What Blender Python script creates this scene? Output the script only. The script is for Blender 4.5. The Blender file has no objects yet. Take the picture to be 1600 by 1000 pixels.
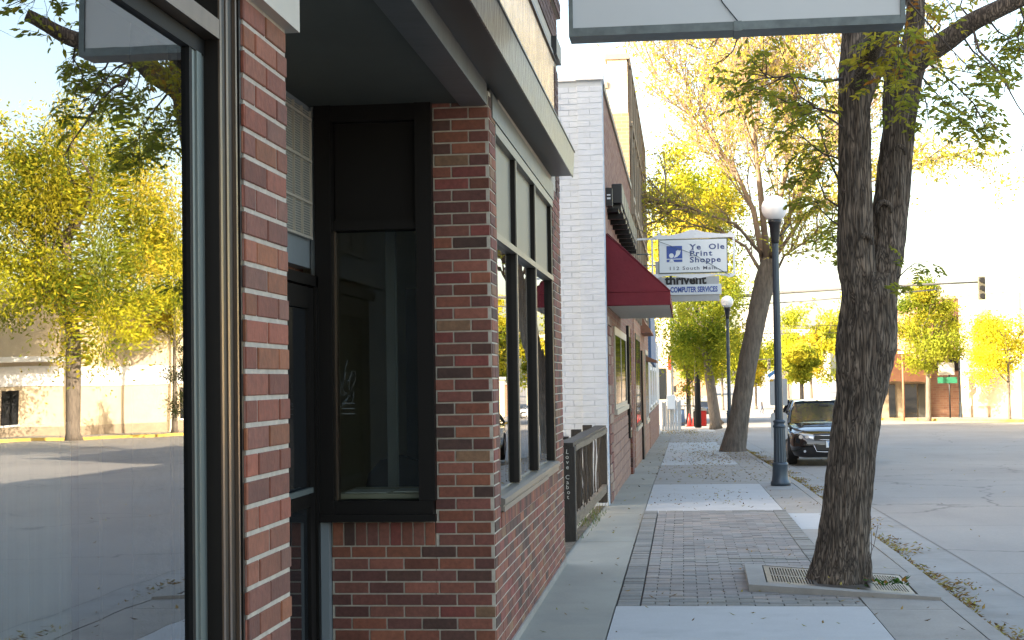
import bpy, math, random
from math import sin, cos, pi, radians, tan, atan2, sqrt
from mathutils import Vector, Matrix, noise
R = random.Random(11)
S = bpy.context.scene
COL = S.collection

# ------------------------------------------------------------------ camera
FPX = 2350.0; CAMZ = 1.64
yaw, pit, rho = radians(6.46), radians(2.29), 0.0155
fw = Vector((-sin(yaw)*cos(pit), cos(yaw)*cos(pit), sin(pit)))
r0 = Vector((cos(yaw), sin(yaw), 0)); u0 = r0.cross(fw)
rt = r0*cos(rho) - u0*sin(rho); up = u0*cos(rho) + r0*sin(rho)
CAM = Vector((0, 0, CAMZ))
cd = bpy.data.cameras.new('camera'); cam = bpy.data.objects.new('camera', cd); COL.objects.link(cam)
m = Matrix((rt, up, -fw)).transposed().to_4x4(); m.translation = CAM
cam.matrix_world = m
cd.sensor_width = 36; cd.lens = 36*FPX/1600; cd.clip_start = 0.05; cd.clip_end = 4000
S.camera = cam
# ------------------------------------------------------------------ light
SUN_EL = radians(21.5); TO_SUN = Vector((-0.82, -0.57, 0)).normalized()
w = bpy.data.worlds.new('World'); S.world = w; w.use_nodes = True
nt = w.node_tree; nt.nodes.clear()
sky = nt.nodes.new('ShaderNodeTexSky'); sky.sky_type = 'NISHITA'; sky.sun_disc = False
sky.sun_elevation = SUN_EL; sky.sun_rotation = atan2(TO_SUN.x, TO_SUN.y)
sky.dust_density = 3.0; sky.air_density = 1.0; sky.ozone_density = 0.35
bg = nt.nodes.new('ShaderNodeBackground'); bg.inputs[1].default_value = 0.15
wo = nt.nodes.new('ShaderNodeOutputWorld')
wm = nt.nodes.new('ShaderNodeVectorMath'); wm.operation = 'MULTIPLY'; wm.inputs[1].default_value = (1.05, 1.0, .925)   # autumn haze: a slightly warmer sky
nt.links.new(sky.outputs[0], wm.inputs[0]); nt.links.new(wm.outputs[0], bg.inputs[0]); nt.links.new(bg.outputs[0], wo.inputs[0])
ld = bpy.data.lights.new('sun', 'SUN'); ld.energy = 4.8; ld.angle = radians(0.5); ld.color = (1, 0.83, 0.62)
lo = bpy.data.objects.new('sun', ld); COL.objects.link(lo)
sd = Vector((TO_SUN.x*cos(SUN_EL), TO_SUN.y*cos(SUN_EL), sin(SUN_EL)))
lo.rotation_euler = sd.to_track_quat('Z', 'Y').to_euler(); lo.location = (0, -10, 30)
S.view_settings.view_transform = 'Standard'; S.view_settings.look = 'None'
S.view_settings.exposure = 2.25; S.view_settings.gamma = 1
S.cycles.max_bounces = 8; S.cycles.transparent_max_bounces = 16; S.cycles.use_denoising = True
S.cycles.sample_clamp_indirect = 6

# ------------------------------------------------------------------ helpers
def at(px, py, Y):                       # a picture point carried to street distance Y
    d = fw + rt*((px-800)/FPX) + up*((500-py)/FPX)
    return CAM + d*(Y/d.y)
GP = [(-100,0),(14,0),(24.5,-.08),(36,-.3),(50,-.5),(68,-.75),(95,-1.05),(140,-1.9),(216,-3.4),(270,-3.3),(335,-2.2),(500,0),(3000,0)]
def g(Y):
    for (a,b),(c,d) in zip(GP, GP[1:]):
        if a <= Y <= c: return b+(d-b)*(Y-a)/(c-a)
    return 0.0
def kd(Y): return -0.0088*(min(max(Y,0),52)-10)

class MB:
    def __init__(s): s.v=[]; s.f=[]; s.mi=[]; s.c=[]; s.sm=[]
    def add(s, vs, fs, mi=0, col=(1,1,1), smooth=False):
        b=len(s.v); s.v += [tuple(p) for p in vs]
        for f in fs:
            s.f.append([b+i for i in f]); s.mi.append(mi); s.c.append(col); s.sm.append(smooth)
    def box(s, x0,x1,y0,y1,z0,z1, mi=0, col=(1,1,1)):
        vs=[(x,y,z) for x in (x0,x1) for y in (y0,y1) for z in (z0,z1)]
        s.add(vs, [(0,1,3,2),(4,6,7,5),(0,4,5,1),(2,3,7,6),(0,2,6,4),(1,5,7,3)], mi, col)
    def cbox(s, x0,x1,y0,y1,z0,z1, b=.006, mi=0, col=(1,1,1)):   # chamfered box
        vs=[];ix={}
        for X,sx in ((x0,1),(x1,-1)):
            for Y,sy in ((y0,1),(y1,-1)):
                for Z,sz in ((z0,1),(z1,-1)):
                    k=(sx,sy,sz)
                    ix[k]=len(vs); vs += [(X,Y+sy*b,Z+sz*b),(X+sx*b,Y,Z+sz*b),(X+sx*b,Y+sy*b,Z)]
        F=[]
        for a in range(3):
            for sg in (1,-1):
                o=[(p,q) for p,q in ((1,1),(1,-1),(-1,-1),(-1,1))]
                q=[]
                for p,r_ in o:
                    k=[0,0,0]; k[a]=sg; k[(a+1)%3]=p; k[(a+2)%3]=r_
                    q.append(ix[tuple(k)]+a)
                if sg==1: q.reverse()
                F.append(q)
        for a in range(3):
            b1,b2=(a+1)%3,(a+2)%3
            for p in (1,-1):
                for q_ in (1,-1):
                    k1=[0,0,0];k1[a]=1;k1[b1]=p;k1[b2]=q_;k2=list(k1);k2[a]=-1
                    k1=tuple(k1);k2=tuple(k2)
                    F.append([ix[k1]+b1,ix[k2]+b1,ix[k2]+b2,ix[k1]+b2])
        for k,i in ix.items(): F.append([i,i+1,i+2])
        s.add(vs,F,mi,col)
    def quad(s, a,b,c,d, mi=0, col=(1,1,1)): s.add([a,b,c,d],[(0,1,2,3)],mi,col)
    def tube(s, pts, rad, n=6, mi=0, col=(1,1,1), cap=True, smooth=True):
        pts=[Vector(p) for p in pts]
        if not hasattr(rad,'__len__'): rad=[rad]*len(pts)
        ref=Vector((0.13,0.21,1)).normalized(); b=len(s.v); prev=None
        for i,p in enumerate(pts):
            t=(pts[min(i+1,len(pts)-1)]-pts[max(i-1,0)])
            if t.length<1e-9: t=Vector((0,0,1))
            t.normalize()
            if prev is None:
                a=t.cross(ref)
                if a.length<.05: a=t.cross(Vector((1,0,0)))
            else: a=prev-t*prev.dot(t)
            a.normalize(); prev=a; c=t.cross(a)
            for k in range(n):
                q=p+(a*cos(2*pi*k/n)+c*sin(2*pi*k/n))*rad[i]; s.v.append(tuple(q))
        for i in range(len(pts)-1):
            for k in range(n):
                k2=(k+1)%n
                s.f.append([b+i*n+k,b+i*n+k2,b+(i+1)*n+k2,b+(i+1)*n+k]); s.mi.append(mi); s.c.append(col); s.sm.append(smooth)
        if cap:
            s.f.append([b+k for k in range(n)][::-1]); s.mi.append(mi); s.c.append(col); s.sm.append(False)
            s.f.append([b+(len(pts)-1)*n+k for k in range(n)]); s.mi.append(mi); s.c.append(col); s.sm.append(False)
    def lathe(s, prof, cx=0, cy=0, n=20, mi=0, flute=0, cz=0):       # prof: (radius, z)
        b=len(s.v)
        for r_,z in prof:
            for k in range(n):
                rr=r_*(1-(flute if (k%2) else 0))
                s.v.append((cx+rr*cos(2*pi*k/n),cy+rr*sin(2*pi*k/n),cz+z))
        for i in range(len(prof)-1):
            for k in range(n):
                k2=(k+1)%n
                s.f.append([b+i*n+k,b+i*n+k2,b+(i+1)*n+k2,b+(i+1)*n+k]); s.mi.append(mi); s.c.append((1,1,1)); s.sm.append(flute==0)
        s.f.append([b+k for k in range(n)][::-1]); s.mi.append(mi); s.c.append((1,1,1)); s.sm.append(False)
        s.f.append([b+(len(prof)-1)*n+k for k in range(n)]); s.mi.append(mi); s.c.append((1,1,1)); s.sm.append(False)
    def prism(s, poly, h0, h1, axis='y', mi=0, col=(1,1,1)):       # poly of (a,b) extruded along an axis
        def q(a,b,h): return {'y':(a,h,b),'x':(h,a,b),'z':(a,b,h)}[axis]
        n=len(poly); vs=[q(a,b,h0) for a,b in poly]+[q(a,b,h1) for a,b in poly]
        fs=[list(range(n))[::-1],list(range(n,2*n))]+[(i,(i+1)%n,n+(i+1)%n,n+i) for i in range(n)]
        s.add(vs,fs,mi,col)
    def move(s, M):
        s.v=[tuple(M@Vector(p)) for p in s.v]; return s
    def build(s, name, mats, parent=None):
        me=bpy.data.meshes.new(name); me.from_pydata(s.v,[],s.f)
        if not isinstance(mats,(list,tuple)): mats=[mats]
        for m_ in mats: me.materials.append(m_)
        me.polygons.foreach_set('material_index', s.mi)
        me.polygons.foreach_set('use_smooth', s.sm)
        if any(c!=(1,1,1) for c in s.c):
            at_=me.color_attributes.new('Col','FLOAT_COLOR','CORNER'); buf=[]
            for f,c in zip(s.f,s.c): buf += [c[0],c[1],c[2],1.0]*len(f)
            at_.data.foreach_set('color', buf)
        me.update()
        o=bpy.data.objects.new(name,me); COL.objects.link(o)
        if parent:
            o.parent=parent; o.matrix_parent_inverse = parent_world(parent).inverted()
        return o
def parent_world(p):
    m_=Matrix.LocRotScale(p.location,p.rotation_euler,p.scale)
    if p.parent: m_=parent_world(p.parent)@p.matrix_parent_inverse@m_
    return m_
def tag(o,label=None,cat=None,group=None,kind=None):
    if label: o['label']=label
    if cat: o['category']=cat
    if group: o['group']=group
    if kind: o['kind']=kind
    return o
def empty(name,loc,label,cat,group=None,rz=0):
    o=bpy.data.objects.new(name,None); COL.objects.link(o); o.location=loc; o.rotation_euler=(0,0,rz)
    o.empty_display_size=.2
    return tag(o,label,cat,group)
def loc_of(parent, mb): return mb    # geometry is written in world space, children inherit through the inverse
def copy_tree(o,parent=None):
    c=o.copy(); COL.objects.link(c)
    if parent: c.parent=parent
    for ch in [x for x in COL.objects if x.parent==o]: copy_tree(ch,c)
    return c

# ------------------------------------------------------------------ materials
def mat(name, col=(.5,.5,.5), rough=.6, metal=0, bump=None, var=None, attr=False, spec=None, coat=0, extra=None):
    """var=(scale, amount, stretch xyz) tints the colour; bump=(scale,strength,dist)"""
    m_=bpy.data.materials.new(name); m_.use_nodes=True; n=m_.node_tree.nodes; l=m_.node_tree.links
    b=n['Principled BSDF']; b.inputs['Roughness'].default_value=rough; b.inputs['Metallic'].default_value=metal
    if spec is not None: b.inputs['Specular IOR Level'].default_value=spec
    if coat: b.inputs['Coat Weight'].default_value=coat; b.inputs['Coat Roughness'].default_value=.03
    tc=n.new('ShaderNodeTexCoord')
    src=None
    if attr:
        a=n.new('ShaderNodeAttribute'); a.attribute_name='Col'; src=a.outputs['Color']
    else:
        r_=n.new('ShaderNodeRGB'); r_.outputs[0].default_value=(*col,1); src=r_.outputs[0]
    vs = var if isinstance(var,list) else ([var] if var else [])
    for sc,am,st in vs:
        mp=n.new('ShaderNodeMapping'); mp.inputs['Scale'].default_value=st; l.new(tc.outputs['Object'],mp.inputs[0])
        nz=n.new('ShaderNodeTexNoise'); nz.inputs['Scale'].default_value=sc; nz.inputs['Detail'].default_value=7; nz.inputs['Roughness'].default_value=.62
        l.new(mp.outputs[0],nz.inputs['Vector'])
        mr=n.new('ShaderNodeMapRange'); mr.inputs['From Min'].default_value=.3; mr.inputs['From Max'].default_value=.7
        mr.inputs['To Min'].default_value=1-am; mr.inputs['To Max'].default_value=1+am; l.new(nz.outputs[0],mr.inputs[0])
        mx=n.new('ShaderNodeVectorMath'); mx.operation='SCALE'; l.new(src,mx.inputs[0]); l.new(mr.outputs[0],mx.inputs['Scale'])
        src=mx.outputs[0]
    l.new(src,b.inputs['Base Color'])
    if bump:
        bs = bump if isinstance(bump,list) else [bump]
        last=None
        for sc,stg,dist,*st in bs:
            mp=n.new('ShaderNodeMapping'); mp.inputs['Scale'].default_value=st[0] if st else (1,1,1); l.new(tc.outputs['Object'],mp.inputs[0])
            nz=n.new('ShaderNodeTexNoise'); nz.inputs['Scale'].default_value=sc; nz.inputs['Detail'].default_value=6
            l.new(mp.outputs[0],nz.inputs['Vector'])
            bp=n.new('ShaderNodeBump'); bp.inputs['Strength'].default_value=stg; bp.inputs['Distance'].default_value=dist
            l.new(nz.outputs[0],bp.inputs['Height'])
            if last: l.new(last,bp.inputs['Normal'])
            last=bp.outputs[0]
        l.new(last,b.inputs['Normal'])
    if extra: extra(m_,n,l,b,tc)
    return m_
def glass_mat(name, refl=2.1, tint=(.75,.78,.76), rough=0.0, wav=0, lo_=0.0):
    m_=bpy.data.materials.new(name); m_.use_nodes=True; n=m_.node_tree.nodes; l=m_.node_tree.links; n.clear()
    o=n.new('ShaderNodeOutputMaterial'); mx=n.new('ShaderNodeMixShader'); t=n.new('ShaderNodeBsdfTransparent'); gl=n.new('ShaderNodeBsdfGlossy')
    t.inputs[0].default_value=(*tint,1); gl.inputs['Roughness'].default_value=rough; gl.inputs['Color'].default_value=(.97,.98,1,1)
    fr=n.new('ShaderNodeFresnel'); fr.inputs[0].default_value=refl
    ge=n.new('ShaderNodeNewGeometry'); bf=n.new('ShaderNodeMath'); 
    mn=n.new('ShaderNodeMath'); mn.operation='MAXIMUM'; mn.inputs[1].default_value=lo_; l.new(fr.outputs[0],mn.inputs[0])
    l.new(mn.outputs[0],mx.inputs[0]); l.new(t.outputs[0],mx.inputs[1]); l.new(gl.outputs[0],mx.inputs[2]); l.new(mx.outputs[0],o.inputs[0])
    if wav:
        tc=n.new('ShaderNodeTexCoord'); mp=n.new('ShaderNodeMapping'); mp.inputs['Scale'].default_value=(1.2,1.6,.5); l.new(tc.outputs['Object'],mp.inputs[0])
        nz=n.new('ShaderNodeTexNoise'); nz.inputs['Scale'].default_value=1.5; nz.inputs['Detail'].default_value=1; l.new(mp.outputs[0],nz.inputs['Vector'])
        bp=n.new('ShaderNodeBump'); bp.inputs['Strength'].default_value=wav; bp.inputs['Distance'].default_value=.01
        l.new(nz.outputs[0],bp.inputs['Height']); l.new(bp.outputs[0],gl.inputs['Normal'])
    return m_
def leaf_mat(name, trans=.45):
    m_=bpy.data.materials.new(name); m_.use_nodes=True; n=m_.node_tree.nodes; l=m_.node_tree.links; n.clear()
    o=n.new('ShaderNodeOutputMaterial'); a=n.new('ShaderNodeAttribute'); a.attribute_name='Col'
    d=n.new('ShaderNodeBsdfDiffuse'); t=n.new('ShaderNodeBsdfTranslucent'); mx=n.new('ShaderNodeMixShader'); mx.inputs[0].default_value=trans
    l.new(a.outputs[0],d.inputs[0]); l.new(a.outputs[0],t.inputs[0]); l.new(d.outputs[0],mx.inputs[1]); l.new(t.outputs[0],mx.inputs[2]); l.new(mx.outputs[0],o.inputs[0])
    return m_
def blend_dirt(col2, scale=1.5, lo=.45, hi=.65, stretch=(1,1,1), amt=1.0):
    """second colour laid over the first in noise patches"""
    def f(m_,n,l,b,tc):
        src=b.inputs['Base Color'].links[0].from_socket
        mp=n.new('ShaderNodeMapping'); mp.inputs['Scale'].default_value=stretch; l.new(tc.outputs['Object'],mp.inputs[0])
        nz=n.new('ShaderNodeTexNoise'); nz.inputs['Scale'].default_value=scale; nz.inputs['Detail'].default_value=8; nz.inputs['Roughness'].default_value=.65
        l.new(mp.outputs[0],nz.inputs['Vector'])
        mr=n.new('ShaderNodeMapRange'); mr.inputs['From Min'].default_value=lo; mr.inputs['From Max'].default_value=hi; mr.inputs['To Max'].default_value=amt
        l.new(nz.outputs[0],mr.inputs[0])
        mx=n.new('ShaderNodeMixRGB'); mx.inputs[2].default_value=(*col2,1); l.new(mr.outputs[0],mx.inputs[0]); l.new(src,mx.inputs[1])
        l.new(mx.outputs[0],b.inputs['Base Color'])
    return f
def road_cracks(m_,n,l,b,tc):
    blend_dirt((.18,.17,.16),.5,.52,.75,(1,.3,1),.5)(m_,n,l,b,tc)
    src=b.inputs['Base Color'].links[0].from_socket
    nz=n.new('ShaderNodeTexNoise'); nz.inputs['Scale'].default_value=1.3; nz.inputs['Detail'].default_value=5; l.new(tc.outputs['Object'],nz.inputs['Vector'])
    ad=n.new('ShaderNodeVectorMath'); ad.operation='MULTIPLY_ADD'; ad.inputs[1].default_value=(1.1,1.1,1.1); l.new(nz.outputs['Color'],ad.inputs[0]); l.new(tc.outputs['Object'],ad.inputs[2])
    vo=n.new('ShaderNodeTexVoronoi'); vo.feature='DISTANCE_TO_EDGE'; vo.inputs['Scale'].default_value=.17; l.new(ad.outputs[0],vo.inputs['Vector'])
    mr=n.new('ShaderNodeMapRange'); mr.inputs['From Min'].default_value=.002; mr.inputs['From Max'].default_value=.006; mr.inputs['To Min'].default_value=.6; mr.inputs['To Max'].default_value=0; l.new(vo.outputs[0],mr.inputs[0])
    mx=n.new('ShaderNodeMixRGB'); mx.inputs[2].default_value=(.09,.085,.08,1); l.new(mr.outputs[0],mx.inputs[0]); l.new(src,mx.inputs[1])
    # worn wheel tracks and spots of oil
    n2=n.new('ShaderNodeTexNoise'); n2.inputs['Scale'].default_value=2.6; n2.inputs['Detail'].default_value=3; l.new(tc.outputs['Object'],n2.inputs['Vector'])
    m2=n.new('ShaderNodeMapRange'); m2.inputs['From Min'].default_value=.70; m2.inputs['From Max'].default_value=.76; m2.inputs['To Max'].default_value=.5; l.new(n2.outputs[0],m2.inputs[0])
    mx2=n.new('ShaderNodeMixRGB'); mx2.inputs[2].default_value=(.12,.115,.11,1); l.new(m2.outputs[0],mx2.inputs[0]); l.new(mx.outputs[0],mx2.inputs[1])
    l.new(mx2.outputs[0],b.inputs['Base Color'])
M={}
M['brick']=mat('fired_brick',attr=True,rough=.8,bump=[(60,.5,.004),(350,.35,.0015)],var=[(35,.22,(1,1,1)),(6,.12,(1,1,1))])
M['mortar']=mat('mortar',(.50,.45,.37),.95,bump=(180,.7,.002),var=(25,.15,(1,1,1)))
M['mortar_old']=mat('old_mortar',(.42,.365,.30),.95,bump=(180,.7,.002),var=(25,.2,(1,1,1)))
M['white_brick']=mat('painted_brick',(.43,.50,.595),.65,bump=[(40,.5,.006),(9,.4,.02),(220,.3,.002)],var=(3,.06,(1,1,2)),extra=blend_dirt((.30,.31,.31),2.2,.60,.78,(1,1,.6),.35))
M['wbrick_gap']=mat('painted_joint',(.36,.42,.49),.8,bump=(80,.4,.003))
M['conc_light']=mat('light_concrete',(.45,.45,.44),.85,bump=(90,.25,.003),var=[(2.2,.05,(1,1,1)),(60,.05,(1,1,1))],extra=blend_dirt((.30,.30,.29),1.6,.55,.8,amt=.6))
M['conc_warm']=mat('warm_concrete',(.305,.285,.255),.9,bump=(80,.35,.004),var=[(1.4,.10,(1,1,1)),(45,.08,(1,1,1))],extra=blend_dirt((.20,.185,.16),2.3,.5,.8,amt=.7))
M['conc_strip']=mat('strip_concrete',(.30,.29,.245),.9,bump=(80,.3,.003),var=[(1.0,.12,(1,.6,1)),(55,.06,(1,1,1))],extra=blend_dirt((.22,.225,.205),1.3,.5,.75,amt=.6))
M['kerb']=mat('kerb_concrete',(.30,.285,.26),.9,bump=(60,.5,.006),var=(5,.12,(1,1,1)))
M['dirt']=mat('joint_dirt',(.06,.05,.04),1)
M['joint']=mat('road_joint',(.12,.11,.10),1)
M['road']=mat('road_concrete',(.275,.262,.242),.85,bump=(70,.4,.006),var=[(.5,.09,(1,.35,1)),(30,.07,(1,1,1)),(.12,.08,(1,1,1))],extra=lambda *a: road_cracks(*a))
M['gutter']=mat('gutter_concrete',(.285,.28,.265),.9,bump=(70,.4,.005),var=[(2,.1,(1,1,1))],extra=blend_dirt((.18,.17,.15),1.8,.5,.7,amt=.6))
M['paver']=mat('paver',attr=True,rough=.9,bump=[(90,.5,.003)],var=[(40,.12,(1,1,1)),(2.5,.12,(1,1,1))])
M['soil']=mat('soil',(.10,.085,.065),1,bump=(25,1,.03),var=(12,.4,(1,1,1)))
M['bronze']=mat('dark_bronze',(.008,.0065,.0055),.45,.0,var=(6,.1,(1,1,.2)),spec=.25)
M['bronze_lit']=mat('bronze_aluminium',(.20,.15,.115),.28,.85,var=(4,.1,(6,6,.2)))
M['black_gasket']=mat('rubber',(.004,.004,.004),.6,spec=.2)
M['bead']=mat('grey_bead',(.16,.185,.175),.4,.4,bump=(400,.3,.001,(1,1,1)))
M['alu']=mat('brushed_panel',(.15,.135,.12),.30,.25,spec=.3,var=[(5,.08,(1,1,1))],bump=[(7,.8,.02,(1,3,1)),(60,.1,.002)])
M['alu_face']=mat('champagne_metal',(.115,.115,.11),.4,.15,spec=.25,var=(4,.12,(1,1,1)),bump=(3,.35,.012,(1,2,1)))
M['plate']=mat('cream_metal',(.46,.41,.34),.35,.2,var=(8,.06,(1,1,1)))
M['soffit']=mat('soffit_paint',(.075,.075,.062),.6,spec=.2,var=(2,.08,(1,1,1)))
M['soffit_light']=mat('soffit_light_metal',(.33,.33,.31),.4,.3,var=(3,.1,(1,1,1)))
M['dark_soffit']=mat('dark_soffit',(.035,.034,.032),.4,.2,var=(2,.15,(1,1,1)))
M['panel_grey']=mat('spandrel_panel',(.19,.185,.155),.45,spec=.2,var=(2,.05,(1,1,1)))
M['trim']=mat('grey_trim',(.20,.225,.235),.5,var=(6,.08,(1,1,.3)),bump=(40,.15,.002))
M['sill']=mat('metal_sill',(.19,.175,.15),.4,.3,spec=.3,var=(3,.12,(1,.5,1)))
M['blind']=mat('transom_blind',(.17,.18,.165),.6)
M['cream_bar']=mat('cream_bar',(.42,.38,.31),.5)
def streak(m_,n,l,b,tc):
    mp=n.new('ShaderNodeMapping'); mp.inputs['Scale'].default_value=(1,40,5); l.new(tc.outputs['Object'],mp.inputs[0])
    nz=n.new('ShaderNodeTexNoise'); nz.inputs['Scale'].default_value=1.6; nz.inputs['Detail'].default_value=6; l.new(mp.outputs[0],nz.inputs['Vector'])
    bp=n.new('ShaderNodeBump'); bp.inputs['Strength'].default_value=.9; bp.inputs['Distance'].default_value=.035; l.new(nz.outputs[0],bp.inputs['Height'])
    l.new(bp.outputs[0],b.inputs['Normal'])
M['ribbed']=mat('polished_ribbed_metal',(.62,.42,.27),.22,.95,var=[(5,.6,(1,14,2.5)),(1.5,.3,(1,9,1))],extra=streak)  # orange tint and streaks in the colour stand in for mirrored autumn trees
M['glass_front']=glass_mat('shop_glass',2.7,(.60,.66,.64),.004,.14,.42)
M['glass_bay']=glass_mat('bay_glass',2.6,(.55,.57,.52),0,.04,.45)
M['glass_side']=glass_mat('side_glass',1.45,(.80,.84,.78))
M['car_glass']=glass_mat('car_glass',2.0,(.72,.78,.72))
M['glass_dark']=mat('dark_glass',(.012,.014,.016),.04,0,spec=.9)
M['interior']=mat('interior_wall',(.50,.48,.38),.9,var=(1,.1,(1,1,1)))
M['interior_dark']=mat('interior_dark',(.05,.05,.045),.9)
M['curtain']=mat('curtain',(.62,.68,.66),.9,var=(3,.15,(1,8,.1)))
M['paper']=mat('paper',(.75,.78,.78),.7)
M['black']=mat('black_paint',(.012,.012,.013),.4,bump=(60,.15,.002))
M['blackwood']=mat('weathered_black_wood',(.022,.020,.018),.6,bump=(30,.7,.006,(8,8,1)),var=(18,.4,(4,4,.6)))
M['oldwood']=mat('weathered_rail_wood',(.16,.125,.085),.75,bump=(30,.8,.006,(8,1,8)),var=(10,.35,(4,.8,4)))
M['twigwood']=mat('woven_twigs',(.05,.04,.032),.8,var=(30,.35,(1,1,1)))
M['chalk']=mat('white_chalk',(.62,.62,.58),.9)
M['sign_face']=mat('sign_face',(.50,.545,.56),.35,var=(1.2,.03,(1,1,1)))
M['sign_frame']=mat('sign_frame',(.10,.125,.13),.4,.4,var=(14,.25,(1,1,1)))
M['white']=mat('white_paint',(.74,.76,.78),.5,var=(8,.05,(1,1,1)),extra=blend_dirt((.35,.34,.32),9,.62,.75,amt=.7))
M['white_sign']=mat('white_sign_paint',(.70,.745,.76),.5)
M['blue']=mat('logo_blue',(.035,.085,.33),.5)
M['txt_blue']=mat('lettering_blue',(.03,.06,.20),.5)
M['txt_grey']=mat('lettering_grey',(.10,.11,.15),.5)
M['txt_black']=mat('lettering_black',(.012,.012,.012),.5)
M['awning']=mat('awning_cloth',(.155,.009,.016),.75,bump=[(40,.15,.003),(2.2,.5,.05)],var=(3,.12,(1,1,1)))
M['awn_under']=mat('awning_slats',(.50,.47,.40),.5,.3)
M['lamp_metal']=mat('lamp_post_paint',(.055,.075,.095),.38,.35,var=(9,.15,(1,1,.3)),bump=(60,.15,.002))
M['lamp_dark']=mat('lamp_collar',(.018,.02,.024),.4,.3)
def globe_x(m_,n,l,b,tc):
    b.inputs['Subsurface Weight'].default_value=.6; b.inputs['Subsurface Radius'].default_value=(.1,.1,.1)
M['globe']=mat('opal_globe',(.86,.86,.85),.25,extra=globe_x)
M['grey_metal']=mat('galvanised_back',(.42,.43,.43),.5,.4,var=(6,.06,(1,1,1)))
M['pale_blue']=mat('blue_sticker',(.10,.28,.55),.5)
M['yellow']=mat('yellow_sticker',(.55,.33,.03),.5)
M['leaf']=leaf_mat('leaves',.52)
M['arm_grey']=mat('mast_arm_grey',(.17,.165,.155),.5)
M['dry_leaf']=leaf_mat('fallen_leaf_surface',.2)
M['grate']=mat('cast_iron_grate',(.17,.145,.125),.42,.8,var=(20,.25,(1,1,1)),bump=(90,.4,.003))
M['red']=mat('red_paint',(.45,.02,.015),.45)
M['stucco']=mat('cream_stucco',(.60,.53,.40),.85,bump=(60,.3,.004),var=(2,.07,(1,1,1)))
M['beige']=mat('beige_masonry',(.52,.44,.31),.9,bump=(30,.3,.004),var=[(1.5,.08,(1,1,1))])
M['tan']=mat('tan_stone',(.30,.24,.17),.85,bump=(20,.5,.01),var=(3,.15,(1,1,1)))
M['brown_roof']=mat('brown_awning_metal',(.28,.13,.075),.7,var=(6,.15,(1,1,1)))
M['grey_block']=mat('far_grey_cladding',(.34,.34,.35),.8,var=(1,.08,(8,8,.1)))
M['siding']=mat('white_siding',(.60,.62,.62),.6)
M['blue_board']=mat('blue_board',(.07,.15,.30),.6)
M['green_sign']=mat('green_sign',(.02,.16,.09),.5)
M['sig']=mat('signal_housing',(.09,.085,.06),.5)
M['paint']=mat('black_car_paint',(.010,.009,.010),.12,.2,coat=1.0)
M['silver_paint']=mat('silver_car_paint',(.42,.44,.46),.25,.7,coat=1.0)
M['white_paint']=mat('white_car_paint',(.72,.73,.74),.25,0,coat=1.0)
M['chrome']=mat('chrome',(.75,.75,.76),.12,1)
M['tyre']=mat('tyre',(.015,.015,.015),.8)
M['rim']=mat('rim',(.45,.46,.47),.3,.9)
M['lens']=mat('headlamp_lens',(.55,.57,.58),.08,.5,coat=1)
M['skin']=mat('skin',(.45,.28,.2),.6)
M['dark_cloth']=mat('dark_cloth',(.02,.02,.025),.9)
M['jeans']=mat('jeans',(.05,.07,.12),.9)
def bricktex(name,c1,c2,mo,sw=.21,sh=.075,rough=.85,rot=None):
    def f(m_,n,l,b,tc):
        sp=n.new('ShaderNodeSeparateXYZ'); l.new(tc.outputs['Object'],sp.inputs[0])
        ad=n.new('ShaderNodeMath'); l.new(sp.outputs[0],ad.inputs[0]); l.new(sp.outputs[1],ad.inputs[1])
        cb=n.new('ShaderNodeCombineXYZ'); l.new(ad.outputs[0],cb.inputs[0]); l.new(sp.outputs[2],cb.inputs[1])
        bt=n.new('ShaderNodeTexBrick'); bt.inputs['Scale'].default_value=1; bt.inputs['Brick Width'].default_value=sw; bt.inputs['Row Height'].default_value=sh
        bt.inputs['Mortar Size'].default_value=.006; bt.inputs['Color1'].default_value=(*c1,1); bt.inputs['Color2'].default_value=(*c2,1); bt.inputs['Mortar'].default_value=(*mo,1)
        bt.inputs['Bias'].default_value=0
        l.new(cb.outputs[0],bt.inputs[0]); l.new(bt.outputs[0],b.inputs['Base Color'])
        bp=n.new('ShaderNodeBump'); bp.inputs['Strength'].default_value=.6; bp.inputs['Distance'].default_value=.008; bp.invert=True; l.new(bt.outputs[1],bp.inputs['Height']); l.new(bp.outputs[0],b.inputs['Normal'])
    return mat(name,rough=rough,extra=f)
M['mottled']=bricktex('mottled_red_brick',(.185,.065,.042),(.27,.15,.105),(.24,.19,.15))
M['tan_brick']=bricktex('tan_brick',(.27,.18,.105),(.20,.125,.075),(.28,.23,.17))
M['far_brick']=bricktex('distant_brick',(.30,.15,.10),(.36,.20,.13),(.35,.29,.23),.4,.14)

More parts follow.
